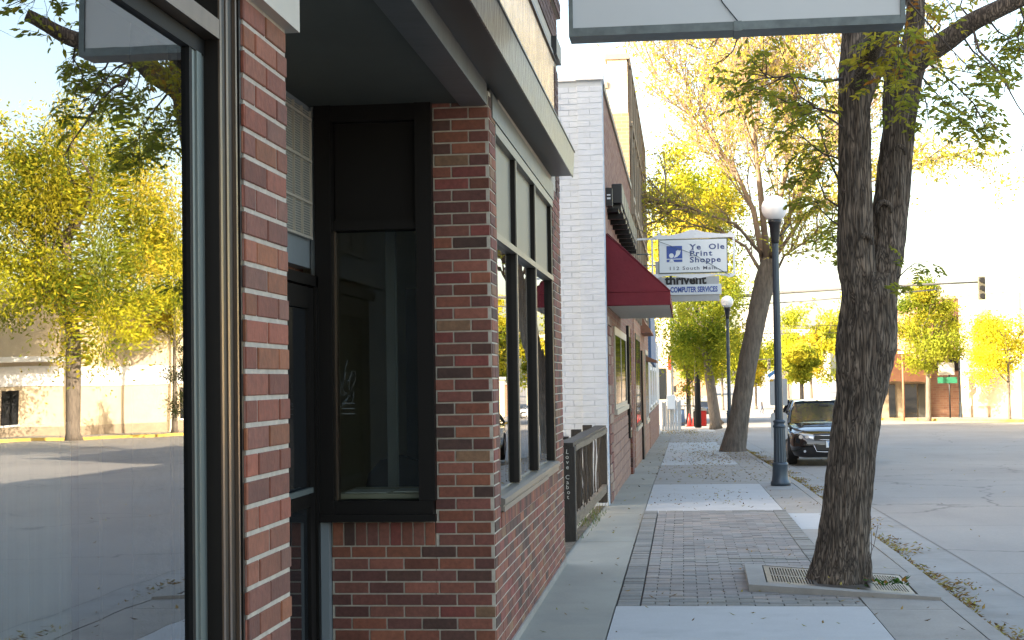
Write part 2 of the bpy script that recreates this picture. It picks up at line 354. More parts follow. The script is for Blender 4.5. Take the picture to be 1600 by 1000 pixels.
def bark_extra(m_,n,l,b,tc):
    mp=n.new('ShaderNodeMapping'); mp.inputs['Scale'].default_value=(1,1,.085); l.new(tc.outputs['Object'],mp.inputs[0])
    vo=n.new('ShaderNodeTexVoronoi'); vo.feature='DISTANCE_TO_EDGE'; vo.inputs['Scale'].default_value=46; 
    nz=n.new('ShaderNodeTexNoise'); nz.inputs['Scale'].default_value=14; nz.inputs['Detail'].default_value=8; l.new(mp.outputs[0],nz.inputs['Vector'])
    ad=n.new('ShaderNodeVectorMath'); ad.operation='MULTIPLY_ADD'; ad.inputs[1].default_value=(.10,.10,.10); l.new(nz.outputs['Color'],ad.inputs[0]); l.new(mp.outputs[0],ad.inputs[2])
    l.new(ad.outputs[0],vo.inputs['Vector'])
    cr=n.new('ShaderNodeValToRGB'); cr.color_ramp.elements[0].color=(.035,.027,.021,1); cr.color_ramp.elements[1].color=(.21,.165,.125,1); cr.color_ramp.elements[1].position=.28
    l.new(vo.outputs[0],cr.inputs[0])
    nz2=n.new('ShaderNodeTexNoise'); nz2.inputs['Scale'].default_value=5; nz2.inputs['Detail'].default_value=6; l.new(tc.outputs['Object'],nz2.inputs['Vector'])
    mr=n.new('ShaderNodeMapRange'); mr.inputs['From Min'].default_value=.3; mr.inputs['From Max'].default_value=.7; mr.inputs['To Min'].default_value=.65; mr.inputs['To Max'].default_value=1.3; l.new(nz2.outputs[0],mr.inputs[0])
    sc=n.new('ShaderNodeVectorMath'); sc.operation='SCALE'; l.new(cr.outputs[0],sc.inputs[0]); l.new(mr.outputs[0],sc.inputs['Scale']); l.new(sc.outputs[0],b.inputs['Base Color'])
    bp=n.new('ShaderNodeBump'); bp.inputs['Strength'].default_value=1; bp.inputs['Distance'].default_value=.02; 
    cl=n.new('ShaderNodeMath'); cl.operation='MINIMUM'; cl.inputs[1].default_value=.3; l.new(vo.outputs[0],cl.inputs[0]); l.new(cl.outputs[0],bp.inputs['Height']); l.new(bp.outputs[0],b.inputs['Normal'])
M['bark']=mat('ridged_bark',rough=.95,extra=bark_extra)
M['bark2']=mat('grey_bark',(.15,.125,.10),.95,bump=[(30,1,.03,(1,1,.2))],var=[(20,.4,(1,1,.15)),(3,.15,(1,1,1))])
M['twig']=mat('twig_bark',(.10,.075,.06),.9,var=(8,.3,(1,1,1)))
M['twig_pale']=mat('pale_twig_bark',(.25,.18,.125),.9,var=(3,.25,(1,1,1)))

# ------------------------------------------------------------------ brick laying
def brick_rows(mb, O, U, N, L, z0, z1, pal, holes=(), course=.0677, blen=.2032, mor=.0095, dep=.009, phase=0, jit=.0015, quarter=False):
    """lay bricks on the plane through O along U facing N (depth dep proud of the mortar)"""
    O=Vector((O[0],O[1],0)); U=Vector(U).normalized(); N=Vector(N).normalized(); Zv=Vector((0,0,1))
    nrow=int(round((z1-z0)/course))
    for r_ in range(nrow):
        za=z0+r_*course+mor/2; zb=za+course-mor
        if zb>z1+.01: break
        off=(phase+(r_%2)*.5)*blen
        u=-((off)%blen)
        while u<L-1e-4:
            a=max(u+mor/2,0 if u<0 else u+mor/2); b_=min(u+blen-mor/2,L)
            if u<0: a=0
            u+=blen
            segs=[(a,b_)]
            for h in holes:
                if zb>h[2]+.004 and za<h[3]-.004:
                    ns=[]
                    for s_,e_ in segs:
                        if e_<=h[0] or s_>=h[1]: ns.append((s_,e_)); continue
                        if s_<h[0]: ns.append((s_,h[0]))
                        if e_>h[1]: ns.append((h[1],e_))
                    segs=ns
            for s_,e_ in segs:
                if e_-s_<.012: continue
                c=pal(); d=dep+R.uniform(-jit,jit); bv=.0025
                o=[(s_,za,0),(e_,za,0),(e_,zb,0),(s_,zb,0),(s_,za,d-bv),(e_,za,d-bv),(e_,zb,d-bv),(s_,zb,d-bv),(s_+bv,za+bv,d),(e_-bv,za+bv,d),(e_-bv,zb-bv,d),(s_+bv,zb-bv,d)]
                vs=[O+U*a_+Zv*(b2)+N*c_ for a_,b2,c_ in o]
                mb.add(vs,[(8,9,10,11),(4,5,9,8),(5,6,10,9),(6,7,11,10),(7,4,8,11),(0,1,5,4),(1,2,6,5),(2,3,7,6),(3,0,4,7)],0,c)
def pal_red():        # foreground pillar
    c=R.choice([(.31,.088,.048),(.25,.075,.042),(.32,.105,.055),(.22,.075,.048),(.26,.105,.068),(.36,.12,.05)])
    k=R.uniform(.48,.84); return tuple(x*k for x in c)
def pal_mix():
    c=R.choice([(.225,.075,.042),(.185,.063,.038),(.25,.088,.048),(.105,.048,.034),(.075,.038,.028),(.24,.085,.055),(.185,.07,.048),(.20,.055,.042),(.15,.06,.045),(.22,.12,.065),(.13,.05,.038),(.20,.07,.05)])
    k=R.uniform(.8,1.2); return tuple(x*k for x in c)
def pal_white():
    k=R.uniform(.93,1.05); return (k,k,k*1.001)

# ================================================================== GROUND
def strip(name, mats, xs, Y0, Y1, zoff, thick=.02, step=2.0, sheared=True, mi=0):
    mb=MB(); n=max(1,int((Y1-Y0)/step)); 
    def P(x,Y,z): return (x+(kd(Y)*max(0,min(1,x/1.9)) if sheared else 0),Y,g(Y)+z)
    for i in range(n):
        a=Y0+(Y1-Y0)*i/n; b=Y0+(Y1-Y0)*(i+1)/n
        x0,x1=xs
        mb.quad(P(x0,a,zoff),P(x1,a,zoff),P(x1,b,zoff),P(x0,b,zoff))
        mb.quad(P(x1,a,zoff-thick),P(x1,b,zoff-thick),P(x1,b,zoff),P(x1,a,zoff))
        mb.quad(P(x0,b,zoff-thick),P(x0,a,zoff-thick),P(x0,a,zoff),P(x0,b,zoff))
        if i==0: mb.quad(P(x0,a,zoff-thick),P(x1,a,zoff-thick),P(x1,a,zoff),P(x0,a,zoff))
        if i==n-1: mb.quad(P(x1,b,zoff-thick),P(x0,b,zoff-thick),P(x0,b,zoff),P(x1,b,zoff))
    return tag(mb.build(name,mats),kind='structure')
# one ground sheet to the horizon
mb=MB()
ys=[-60,-20,0,7,14,20,24.5,30,36,43,50,60,68,80,95,115,140,175,216,245,270,300,335,400,500,900,2500]
xs=[-1500,-300,-60,-12,12,60,300,1500]
for i in range(len(ys)-1):
    for j in range(len(xs)-1):
        mb.quad((xs[j],ys[i],g(ys[i])-.13),(xs[j+1],ys[i],g(ys[i])-.13),(xs[j+1],ys[i+1],g(ys[i+1])-.13),(xs[j],ys[i+1],g(ys[i+1])-.13))
tag(mb.build('road',M['road']),kind='structure')
strip('sidewalk_base',M['dirt'],(-1.34,1.80),-8,66.5,-.022,.10)
e=.004
for k,(a,b) in enumerate([(-8,7.0),(7.0,9.35),(9.35,11.7),(11.7,15.3),(15.3,18.75),(18.75,22.0),(22.0,24.5),(24.5,28.6),(28.6,32.5),(32.5,38),(38,44),(44,50),(50,58),(58,66.5)]):
    strip('sidewalk',M['conc_strip'] ,(-1.33,-.522),a+e,b-e,R.uniform(-.001,.003))
for a,b,mm in [(-8,6.0,'conc_light'),(6.0,10.93,'conc_light'),(18.79,24.45,'conc_light'),(24.45,32.5,'conc_warm'),(32.5,41.5,'conc_light'),(41.5,50,'conc_light'),(50,58,'conc_warm'),(58,66.5,'conc_warm')]:
    strip('sidewalk',M[mm],(-.512,1.262),a+e,b-e,.002)
for a,b,mm in [(-8,8.4,'conc_warm'),(8.4,10.8,'conc_warm'),(10.8,13.05,'conc_warm'),(13.05,16.6,'conc_warm'),(16.6,18.7,'conc_light'),(18.7,23.0,'conc_warm'),(23.0,25.1,'gutter'),(25.1,31,'conc_warm'),(31,40,'conc_warm'),(40,52,'conc_warm'),(52,66.5,'conc_warm')]:
    strip('sidewalk',M[mm],(1.270,1.828),a+e,b-e,.001)
strip('kerb',M['kerb'],(1.836,1.955),-8,66.5,.003,.15)
strip('gutter',M['gutter'],(1.957,2.62),-8,66.5,-.122,.008)
# road joints: thin dark saw cuts
mb=MB()
for x in (2.64,): 
    for i in range(40):
        a=-6+i*2; b=a+2; mb.quad((x+kd(a),a,g(a)-.1255),(x+kd(a)+.008,a,g(a)-.1255),(x+kd(b)+.008,b,g(b)-.1255),(x+kd(b),b,g(b)-.1255))
for Y in (4.5,9.1,13.7,18.3,22.9,27.5,32.1,36.7,41.3,46,52,58):
    mb.quad((1.96,Y,g(Y)-.118),(2.62,Y,g(Y)-.118),(2.62,Y+.012,g(Y)-.118),(1.96,Y+.012,g(Y)-.118))
    mb.quad((2.66,Y,g(Y)-.1255),(15,Y+.5,g(Y)-.1255),(15,Y+.51,g(Y)-.1255),(2.66,Y+.01,g(Y)-.1255))
tag(mb.build('road_joints',M['joint']),kind='structure')
# paver field
mb=MB()
def pal_pav(k):
    c=R.choice([(.265,.24,.22),(.235,.215,.20),(.28,.245,.215),(.24,.23,.215)]) if k=='r' else R.choice([(.235,.225,.20),(.21,.205,.19),(.25,.235,.21)])
    q=R.uniform(.85,1.12); return tuple(x*q for x in c)
def pav(x0,x1,y0,y1,k):
    z=R.uniform(-.004,.004); s_=kd((y0+y1)/2)*max(0,min(1,(x0+x1)/3.8))
    mb.cbox(x0+.0035+s_,x1-.0035+s_,y0+.0035,y1-.0035,-.05,z,.004,0,pal_pav(k))
y=10.95
while y<18.74:
    y1=min(y+.0985,18.76); pav(-.512,-.345,y,y1,'g'); pav(1.10,1.262,y,y1,'g') if y>13.0 else None; y=y1
y=10.95; row=0
while y<18.74:
    y1=min(y+.098,18.76); k='g' if (row<4 or 26<row<30 or row>76) else 'r'
    x=-.34-(.103 if row%2 else 0)
    lim = 1.262 if y<13.0 else 1.096
    while x<lim-.01:
        a=max(x,-.34); b=min(x+.206,lim)
        if not (a>.49 and 11.72<y<12.85) and b-a>.02: pav(a,b,y,y1,k)
        x+=.206
    y=y1; row+=1
tag(mb.build('paved_panel',M['paver']),kind='structure')
# tree surround: raised concrete frame with a flat iron grate
pit=empty('tree_surround',(1.1,11.7,0),'raised concrete frame with an iron grate round the foreground tree','tree grate')
o4=[(.465,11.68),(1.82,11.22),(1.82,12.6),(.483,12.99)]; i4=[(.605,11.82),(1.68,11.35),(1.70,12.45),(.625,12.90)]
mb=MB()
def fr_z(p): return .055-.03*max(0,(p[0]-.45)/1.3)
for k in range(4):
    k2=(k+1)%4; A,B,C2,D=o4[k],o4[k2],i4[k2],i4[k]
    mb.quad((*A,fr_z(A)),(*B,fr_z(B)),(*C2,fr_z(C2)),(*D,fr_z(D)))
    mb.quad((*A,-.04),(*B,-.04),(*B,fr_z(B)),(*A,fr_z(A)))
    mb.quad((*D,-.04),(*D,fr_z(D)),(*C2,fr_z(C2)),(*C2,-.04))
mb.build('concrete_frame',M['kerb'],pit)
mb=MB()
gi=[(.617,11.832),(1.665,11.375),(1.69,12.435),(.635,12.88)]
def gpt(u,v):
    a=Vector(gi[0]).lerp(Vector(gi[1]),u); b=Vector(gi[3]).lerp(Vector(gi[2]),u); p=a.lerp(b,v); return (p.x,p.y)
def gq(u0_,u1_,v0,v1,z=0):
    c=[gpt(u0_,v0),gpt(u1_,v0),gpt(u1_,v1),gpt(u0_,v1)]
    zz=[fr_z(p)-.004+z for p in c]
    vs=[(*p,q) for p,q in zip(c,zz)]+[(*p,q-.015) for p,q in zip(c,zz)]
    mb.add(vs,[(0,1,2,3),(0,4,5,1),(1,5,6,2),(2,6,7,3),(3,7,4,0)])
for a,b in ((0,.36),(.72,1)):          # plates with slots on each side of the trunk
    gq(a,b,0,.10); gq(a,b,.45,.50); gq(a,b,.92,1); gq(a,a+.03,.10,.92); gq(b-.03,b,.10,.92)
    for (v0,v1) in ((.10,.45),(.50,.92)):
        n=15 if b-a>.3 else 12
        for i in range(n):
            u=a+.03+(b-a-.06)*i/n; gq(u,u+(b-a-.06)/n*.55,v0,v1)
gq(.36,.72,0,.16); gq(.36,.72,.90,1)
mb.build('grate',M['grate'],pit)
mb=MB(); mb.quad((.59,11.8,.012),(1.7,11.3,.012),(1.72,12.5,.012),(.61,12.93,.012)); mb.build('soil',M['soil'],pit)
# small patches of earth beside the left wall (gap between the two buildings)
mb=MB(); mb.quad((-9,13.3,-.125),(-1.33,13.3,-.008),(-1.33,20.2,-.06),(-9,20.2,-.14)); mb.quad((-1.33,13.6,.0),(-1.12,13.6,.012),(-1.06,20,-.04),(-1.33,20,-.05))
tag(mb.build('gravel_ground',M['soil']),kind='structure')
# lot/terrain patch far left behind the fence: pale pavement
mb=MB(); mb.quad((-40,67,g(67)-.06),(1.4,67,g(67)-.06),(1.4,73,g(73)-.06),(-40,73,g(73)-.06)); tag(mb.build('pavement',M['conc_light']),kind='structure')
#@@BUILDINGS
# ================================================================== NEAR SHOP BUILDING
FX=-1.08
shop=empty('shop_building',(-1.08,8.5,0),'near red brick shop building with a recessed doorway and metal canopy','building')
# --- foreground brick pillar
mb=MB(); Y0,Y1=3.655,4.066
brick_rows(mb,(FX-.006,Y0,-.02),(0,1,0),(1,0,0),Y1-Y0,-.02,3.45,pal_red,phase=.0,dep=.0045,mor=.0125,jit=.0012)
brick_rows(mb,(FX-.13,Y1,-.02),(1,0,0),(0,1,0),.12,-.02,3.45,pal_red,phase=.3,mor=.0125,dep=.004)
brick_rows(mb,(FX-.03,Y0,-.02),(1,0,0),(0,-1,0),.03,-.02,3.45,pal_red,phase=.35,mor=.0125)
mb.box(FX-.30,FX-.006,Y0+.004,Y1-.002,-.05,3.46,1)
mb.build('brick_pillar',[M['brick'],M['mortar_old']],shop)
# --- cream metal plate above the pillar with bolt, small overhang
mb=MB(); mb.box(FX-.02,FX+.028,-6,4.10,2.625,3.3); mb.build('fascia_plate',M['plate'],shop)
mb=MB(); mb.lathe([(.011,0),(.011,.004),(.008,.009),(.002,.011)],n=10); mb.move(Matrix.Translation((FX+.028,3.83,2.665))@Matrix.Rotation(pi/2,4,'Y')); mb.build('bolt',M['bronze_lit'],shop)
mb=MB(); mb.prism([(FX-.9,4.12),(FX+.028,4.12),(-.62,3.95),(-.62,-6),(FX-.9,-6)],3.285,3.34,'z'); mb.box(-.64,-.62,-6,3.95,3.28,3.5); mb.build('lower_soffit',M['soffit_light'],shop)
# --- display window left of the pillar
fr=MB()
GX=-1.14
fr.box(FX-.14,FX-.016,3.485,3.652,-.05,3.3,0)
fr.box(FX-.12,FX-.008,3.632,3.653,-.05,3.3,0)
wf=fr.build('display_window',M['bronze'],shop)
mb=MB(); mb.box(FX-.05,FX-.012,3.487,3.502,-.05,3.3); mb.box(FX-.05,FX-.008,3.600,3.612,-.05,3.3); mb.box(FX-.05,FX-.013,3.540,3.556,-.05,3.3)
mb.box(FX-.05,FX-.012,-6,3.484,2.470,2.517); mb.build('frame_trim',M['bronze_lit'],wf)
mb=MB(); mb.box(FX-.10,FX-.052,3.395,3.50,-.05,2.43); mb.box(FX-.06,FX-.047,3.42,3.455,-.05,2.43); mb.build('glazing_bead',M['bead'],wf)
mb=MB(); mb.box(FX-.08,FX-.050,3.374,3.394,-.05,2.43); mb.box(FX-.10,FX-.048,-6,3.482,2.43,2.468); mb.box(FX-.10,FX-.046,-6,3.482,2.519,2.54); mb.build('rubber_seal',M['black_gasket'],wf)
mb=MB(); mb.quad((GX,-6,-.02),(GX,3.39,-.02),(GX,3.39,2.44),(GX,-6,2.44)); mb.quad((GX,-6,2.53),(GX,3.49,2.53),(GX,3.49,3.3),(GX,-6,3.3)); mb.build('window_glass',M['glass_front'],wf)
# interior of the front shop
mb=MB(); mb.box(-6,-5.9,-6,4.0,-.05,3.3); mb.box(-6,-1.45,3.9,4.0,-.05,3.3); mb.box(-6,-1.2,-6.1,-6,-.05,3.3); mb.box(-6,-1.2,-6,4.0,3.3,3.4); mb.box(-6,-1.2,-6,4.0,-.08,-.045)
mb.build('shop_interior',M['interior_dark'],shop)
mb=MB()
for i in range(20):
    a=2.80+i*.028; x=-1.42+.016*sin(i*1.9)
    mb.quad((x,a,.0),(-1.42+.016*sin((i+1)*1.9),a+.028,.0),(-1.42+.016*sin((i+1)*1.9),a+.028,1.56),(x,a,1.56))
mb.build('window_screen',M['curtain'],shop)
mb=MB(); mb.box(-1.43,-1.38,3.44,3.46,0,2.4); mb.build('inner_post',M['bead'],shop)
# --- recess: back wall, door, transom
BX=-2.12
mb=MB(); mb.box(BX-.1,BX-.0,4.0,8.5,2.30,3.24); mb.box(BX-.12,BX-.02,3.9,6.9,-.05,3.24); mb.build('entry_panel',M['trim'],shop)
mb=MB(); mb.box(BX,BX+.012,7.0,8.40,2.46,3.2); tr=mb.build('transom_blind',M['blind'],shop)
mb=MB()
for z in (2.46,2.66,2.90,3.14): mb.box(BX+.012,BX+.03,7.0,8.40,z,z+.014)
for yy in (7.2,7.6,8.02,8.2,8.40): mb.box(BX+.012,BX+.026,yy,yy+.008,2.46,3.2)
for k in range(52): mb.box(BX+.012,BX+.016,7.0,8.4,2.475+k*.014,2.479+k*.014)
mb.build('transom_grid',M['cream_bar'],tr)
mb=MB(); mb.box(BX+.0,BX+.05,8.38,8.43,-.05,2.25); mb.box(BX+.0,BX+.05,7.0,8.43,2.19,2.25); mb.box(BX+.002,BX+.035,8.26,8.37,0,2.18); mb.box(BX+.002,BX+.035,7.3,8.27,.95,1.02); mb.box(BX+.002,BX+.035,7.3,8.27,0,.16); mb.box(BX+.002,BX+.035,7.3,8.27,2.06,2.18)
dr=mb.build('entry_door',M['bronze'],shop)
mb=MB(); mb.quad((BX+.015,7.3,.1),(BX+.015,8.27,.1),(BX+.015,8.27,2.1),(BX+.015,7.3,2.1)); mb.build('door_glass',M['glass_dark'],dr)
mb=MB(); mb.box(BX+.035,BX+.055,7.5,8.25,1.03,1.06); mb.build('door_handle',M['bead'],dr)
# tiled step / floor of the recess
mb=MB(); mb.box(BX-.2,-1.334,4.0,8.5,-.06,.0); mb.build('recess_floor',M['conc_strip'],shop)
# --- return wall, frontal, with the tall side window
RX0=-2.02; RY=8.5
mb=MB()
WL=RX0; hole=(WL-RX0-.01,.605,.706,3.3)
brick_rows(mb,(RX0,RY-.0,-.04),(1,0,0),(0,-1,0),.94-.002,-.04,3.30,pal_mix,holes=[(-.01,.605,.7047,3.4)],phase=.45)
x=RX0+.002
while x<RX0+.60:                         # soldier course below the window
    mb.cbox(x+.004,min(x+.0672,RX0+.604)-.004,RY-.010,RY+.0,.709,.838,.002,0,pal_mix()); x+=.0672
# street face, below and beside the bay window
FL=13.43-8.5
brick_rows(mb,(FX,8.5,-.04),(0,1,0),(1,0,0),FL,-.04,3.30,pal_mix,dep=.005,jit=.001,holes=[(.27,4.20,.772,3.4)],phase=0.0)
y=8.775
while y<12.69:
    mb.cbox(FX-.0,FX+.010,y+.004,y+.0632,.776,.868,.002,0,pal_mix()); y+=.0677
brick_rows(mb,(FX+0.0,13.43,-.04),(-1,0,0),(0,1,0),.9,-.04,3.3,pal_mix)
mb.box(RX0,-1.42,RY,RY+.12,-.1,.86,1); mb.box(-1.415,FX,RY,RY+.12,-.1,3.3,1)
mb.box(FX-.12,FX,8.62,13.43,-.1,.90,1); mb.box(FX-.12,FX-.001,8.62,8.77,.90,3.3,1); mb.box(FX-.12,FX-.001,12.70,13.428,.9,3.3,1); mb.box(FX-.9,FX-.12,13.3,13.428,-.1,7,1)
mb.build('brick_wall',[M['brick'],M['mortar']],shop)
mb=MB(); mb.box(FX-.05,FX+.016,8.6,13.46,-.1,.055); mb.build('foundation',M['conc_warm'],shop)
# side window
mb=MB()
mb.box(-2.085,-1.99,8.42,8.6,.852,3.24); mb.box(-1.49,-1.422,8.45,8.6,.90,3.24); mb.box(-1.50,-1.405,8.428,8.6,.967,3.238)
mb.box(-2.0,-1.42,8.43,8.6,.855,.965); mb.box(-2.0,-1.42,8.46,8.6,2.515,2.57); mb.box(-2.0,-1.42,8.44,8.6,3.14,3.24); mb.box(-2.10,-1.40,8.395,8.44,.85,.892)
sw=mb.build('side_window',M['bronze'],shop)
mb=MB(); mb.quad((-2.0,8.53,.94),(-1.45,8.53,.94),(-1.45,8.53,2.53),(-2.0,8.53,2.53)); mb.build('pane',M['glass_side'],sw)
mb=MB(); mb.box(-1.985,-1.50,8.51,8.53,2.57,3.14); mb.build('blank_panel',M['bronze'],sw)
mb=MB(); mb.box(-1.992,-1.984,8.50,8.528,.965,2.515); mb.build('edge_trim',M['bronze_lit'],sw)
# faint ornament painted on the pane
mb=MB()
for k in range(12):
    a=R.uniform(0,2*pi); z0_=1.55+R.uniform(-.05,.12); x0_=-1.93+R.uniform(-.02,.02)
    pts=[(x0_+.03*sin(a+t*.9)*t*.25+.009*t*cos(a),8.526,z0_+.018*t*sin(a*1.3+.7*t)+.012*t) for t in range(5)]
    mb.tube(pts,.0009,3)
for k in range(3): mb.box(-1.96,-1.885,8.524,8.527,1.46+.03*k,1.463+.03*k)
mb.build('pane_ornament',M['trim'],sw)
# corner trim post
mb=MB(); mb.box(-2.105,-2.024,8.43,8.6,-.05,.846); mb.box(-2.115,-2.085,8.45,8.6,.846,3.24); mb.build('trim_post',M['trim'],shop)
# --- bay window on the street face
mb=MB()
ZB,ZT=.965,3.16
J=[8.80,9.87,11.16,12.66]
mb.box(FX-.10,FX+.0,8.775,8.82,ZB,ZT); bw=mb.build('bay_window',M['bronze'],shop)
mb=MB(); mb.box(FX-.10,FX-.004,12.60,12.70,ZB,ZT); mb.build('mullion',M['bronze'],bw)
for yy in J[1:3]:
    mb=MB(); mb.box(FX-.10,FX-.006,yy,yy+.055,ZB,ZT); mb.build('mullion',M['bronze'],bw)
mb=MB(); mb.box(FX-.07,FX+.004,8.78,12.7,2.475,2.515); mb.box(FX-.07,FX+.006,8.78,12.7,3.10,3.16)
for yy in J[1:3]: mb.box(FX-.02,FX+.002,yy+.006,yy+.049,ZB+.01,2.475); mb.box(FX-.02,FX+.002,yy+.006,yy+.049,2.516,3.10)
mb.build('frame_trim',M['sill'],bw)
for a,b in ((8.82,9.87),(9.925,11.16),(11.215,12.60)):
    mb=MB(); mb.quad((FX-.038,a,ZB),(FX-.038,b,ZB),(FX-.038,b,2.48),(FX-.038,a,2.48)); mb.build('pane',M['glass_bay'],bw)
    mb=MB(); mb.box(FX-.06,FX-.036,a,b,2.515,3.10); mb.build('spandrel',M['panel_grey'],bw)
mb=MB(); mb.prism([(FX-.1,.975),(FX+.0,.955),(FX+.03,.945),(FX+.03,.915),(FX+.018,.905),(FX+.018,.875),(FX-.1,.875)],8.775,12.72,'y'); mb.prism([(FX+.018,.90),(FX+.024,.90),(FX+.024,.868),(FX+.018,.868)],8.79,11.7); mb.build('window_sill',M['sill'],shop)
# room behind the windows
mb=MB(); mb.box(-5.6,-5.5,8.7,13.3,-.05,3.4); mb.box(-5.5,-1.25,13.2,13.3,-.05,3.4); mb.box(-5.6,-1.3,8.7,13.3,-.09,-.04); mb.box(-5.6,-1.3,8.65,13.3,3.3,3.4); mb.box(-5.6,-2.09,8.6,8.7,-.05,3.4)
mb.build('room_wall',M['interior'],shop)
mb=MB(); mb.box(-1.86,-1.80,9.35,9.41,0,3.2); mb.build('inner_post',M['trim'],shop)
mb=MB(); mb.box(-1.80,-1.25,9.7,9.76,.0,2.25); mb.build('inner_partition',M['interior_dark'],shop)
# header above the recess
mb=MB(); mb.box(FX-.10,FX-.006,4.12,8.49,3.215,3.345); mb.box(FX-.16,FX-.10,4.12,8.49,3.215,3.235); mb.build('recess_header',M['alu_face'],shop)
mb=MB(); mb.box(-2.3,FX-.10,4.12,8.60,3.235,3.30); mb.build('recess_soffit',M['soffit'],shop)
# canopy
CH=-.006; 
def slope(v,y): return v+.0065*(y-8)
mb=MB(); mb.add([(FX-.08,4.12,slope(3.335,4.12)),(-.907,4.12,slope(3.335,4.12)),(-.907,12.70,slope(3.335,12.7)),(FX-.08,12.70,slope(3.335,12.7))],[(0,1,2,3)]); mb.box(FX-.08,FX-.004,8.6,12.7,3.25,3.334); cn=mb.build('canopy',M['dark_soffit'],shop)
mb=MB(); A_=[(-.907,-.01),(-.897,-.01),(-.884,.205),(-.907,.205)]
vs=[(x,4.12,slope(3.335,4.12)+z) for x,z in A_]+[(x,12.72,slope(3.335,12.72)+z) for x,z in A_]
mb.add(vs,[(0,1,2,3),(7,6,5,4),(0,4,5,1),(1,5,6,2),(2,6,7,3),(3,7,4,0)])
mb.add([(-.915,4.12,slope(3.335,4.12)+.206),(-.880,4.12,slope(3.335,4.12)+.206),(-.880,12.73,slope(3.335,12.73)+.206),(-.915,12.73,slope(3.335,12.73)+.206)],[(0,1,2,3)]); lipz=1
mb.add([(FX,4.12,3.53),(-.89,4.12,3.53),(-.89,12.7,3.575),(FX,12.7,3.575)],[(0,1,2,3)]); mb.box(FX,-.908,12.70,12.72,3.37,3.56)
mb.build('canopy_fascia',M['alu'],cn)
mb=MB(); a_=slope(3.335,4.12)+.200; b_=slope(3.335,12.735)+.200
mb.add([(x,y,z+d) for y,z in ((4.12,a_),(12.735,b_)) for x,d in ((-.92,0),(-.877,0),(-.877,.014),(-.92,.014))],[(0,1,2,3),(7,6,5,4),(0,4,5,1),(1,5,6,2),(2,6,7,3),(3,7,4,0)]); mb.build('drip_edge',M['black'],cn)
mb=MB(); mb.box(FX-.03,FX+.012,8.60,12.75,3.165,3.30); mb.build('window_header',M['alu_face'],shop)
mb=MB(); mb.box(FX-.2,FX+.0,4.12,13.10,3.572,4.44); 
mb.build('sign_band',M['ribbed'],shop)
mb=MB(); mb.box(FX-.2,FX+.045,12.9,13.40,4.46,4.62); mb.box(FX-.2,FX+.02,-8,13.12,4.44,4.47); mb.build('band_cap',M['black'],shop)
# upper parapet wall with stepped dark brick courses
mb=MB()
def pal_dk():
    k=R.uniform(.7,1.2); return (.10*k,.048*k,.040*k)
brick_rows(mb,(FX-.0,9.0,4.62),(0,1,0),(1,0,0),4.42,4.62,4.88,pal_dk)
brick_rows(mb,(FX+.0,13.10,3.2),(0,1,0),(1,0,0),.33,3.25,4.44,pal_dk)
zz=4.88
for k in range(7):
    px=FX+.035+.012*k
    brick_rows(mb,(px,9.0,zz),(0,1,0),(1,0,0),4.42+.01*k,zz,zz+.0677*2,pal_dk)
    brick_rows(mb,(px-.0,13.42+.01*k,zz),(-1,0,0),(0,1,0),.5,zz,zz+.0677*2,pal_dk)
    mb.box(FX-.3,px-.001,9.0,13.42+.01*k,zz+.003,zz+.135,1)
    mb.box(FX-.3,px-.02,9.0,13.41,zz+.138,zz+.205,1)
    zz+=.0677*3
mb.box(FX-.3,FX-.002,9.0,13.41,3.25,zz,1)
brick_rows(mb,(FX,13.42,3.25),(-1,0,0),(0,1,0),.9,3.25,4.9,pal_dk)
mb.build('parapet',[M['brick'],M['mortar']],shop)
mb=MB(); mb.box(-12,FX-.30,-8,13.30,3.42,7.4); mb.box(-12.1,-3.0,-8.1,13.35,7.4,10.4); mb.box(-12,FX-.02,-8,9.0,3.58,7.0); mb.build('upper_wall',M['mottled'],shop)  # tall rear box added out of view to keep the white side wall shaded
mb=MB(); mb.box(-12,-2.2,4.0,8.6,-.1,3.42); mb.box(-12,-5.6,8.6,13.3,-.1,3.42); mb.build('rear_wall',M['far_brick'],shop)

# desk and chair just inside the side window
dk=empty('desk',(-1.75,9.05,0),'desk covered with papers behind the tall side window','desk')
mb=MB(); mb.cbox(-2.05,-1.45,8.72,9.30,.955,.985,.004); mb.build('desk_top',M['interior'],dk)
for x in (-2.02,-1.5):
    mb=MB(); mb.box(x,x+.04,9.2,9.24,0,.955); mb.build('leg',M['black'],dk)
pp=MB(); pp.box(-2.0,-1.75,8.75,9.0,.987,.992); pp.box(-1.72,-1.5,8.8,9.05,.987,.994); pp.build('paper_sheets',M['paper'],dk)
ch=empty('office_chair',(-1.85,9.7,0),'dark office chair behind the paper covered desk','chair')
mb=MB(); mb.prism([(-2.05,.95),(-2.03,1.05),(-1.95,1.14),(-1.82,1.17),(-1.70,1.13),(-1.66,1.03),(-1.66,.95)],9.56,9.61); mb.build('backrest',M['black'],ch)
mb=MB(); mb.cbox(-2.05,-1.65,9.2,9.58,.45,.53,.02); mb.build('seat',M['black'],ch)
mb=MB(); mb.tube([(-1.85,9.4,.03),(-1.85,9.4,.46)],.03,8); mb.tube([(-1.85,9.58,.5),(-1.85,9.58,1.0)],.02,6); mb.build('stem',M['black'],ch)

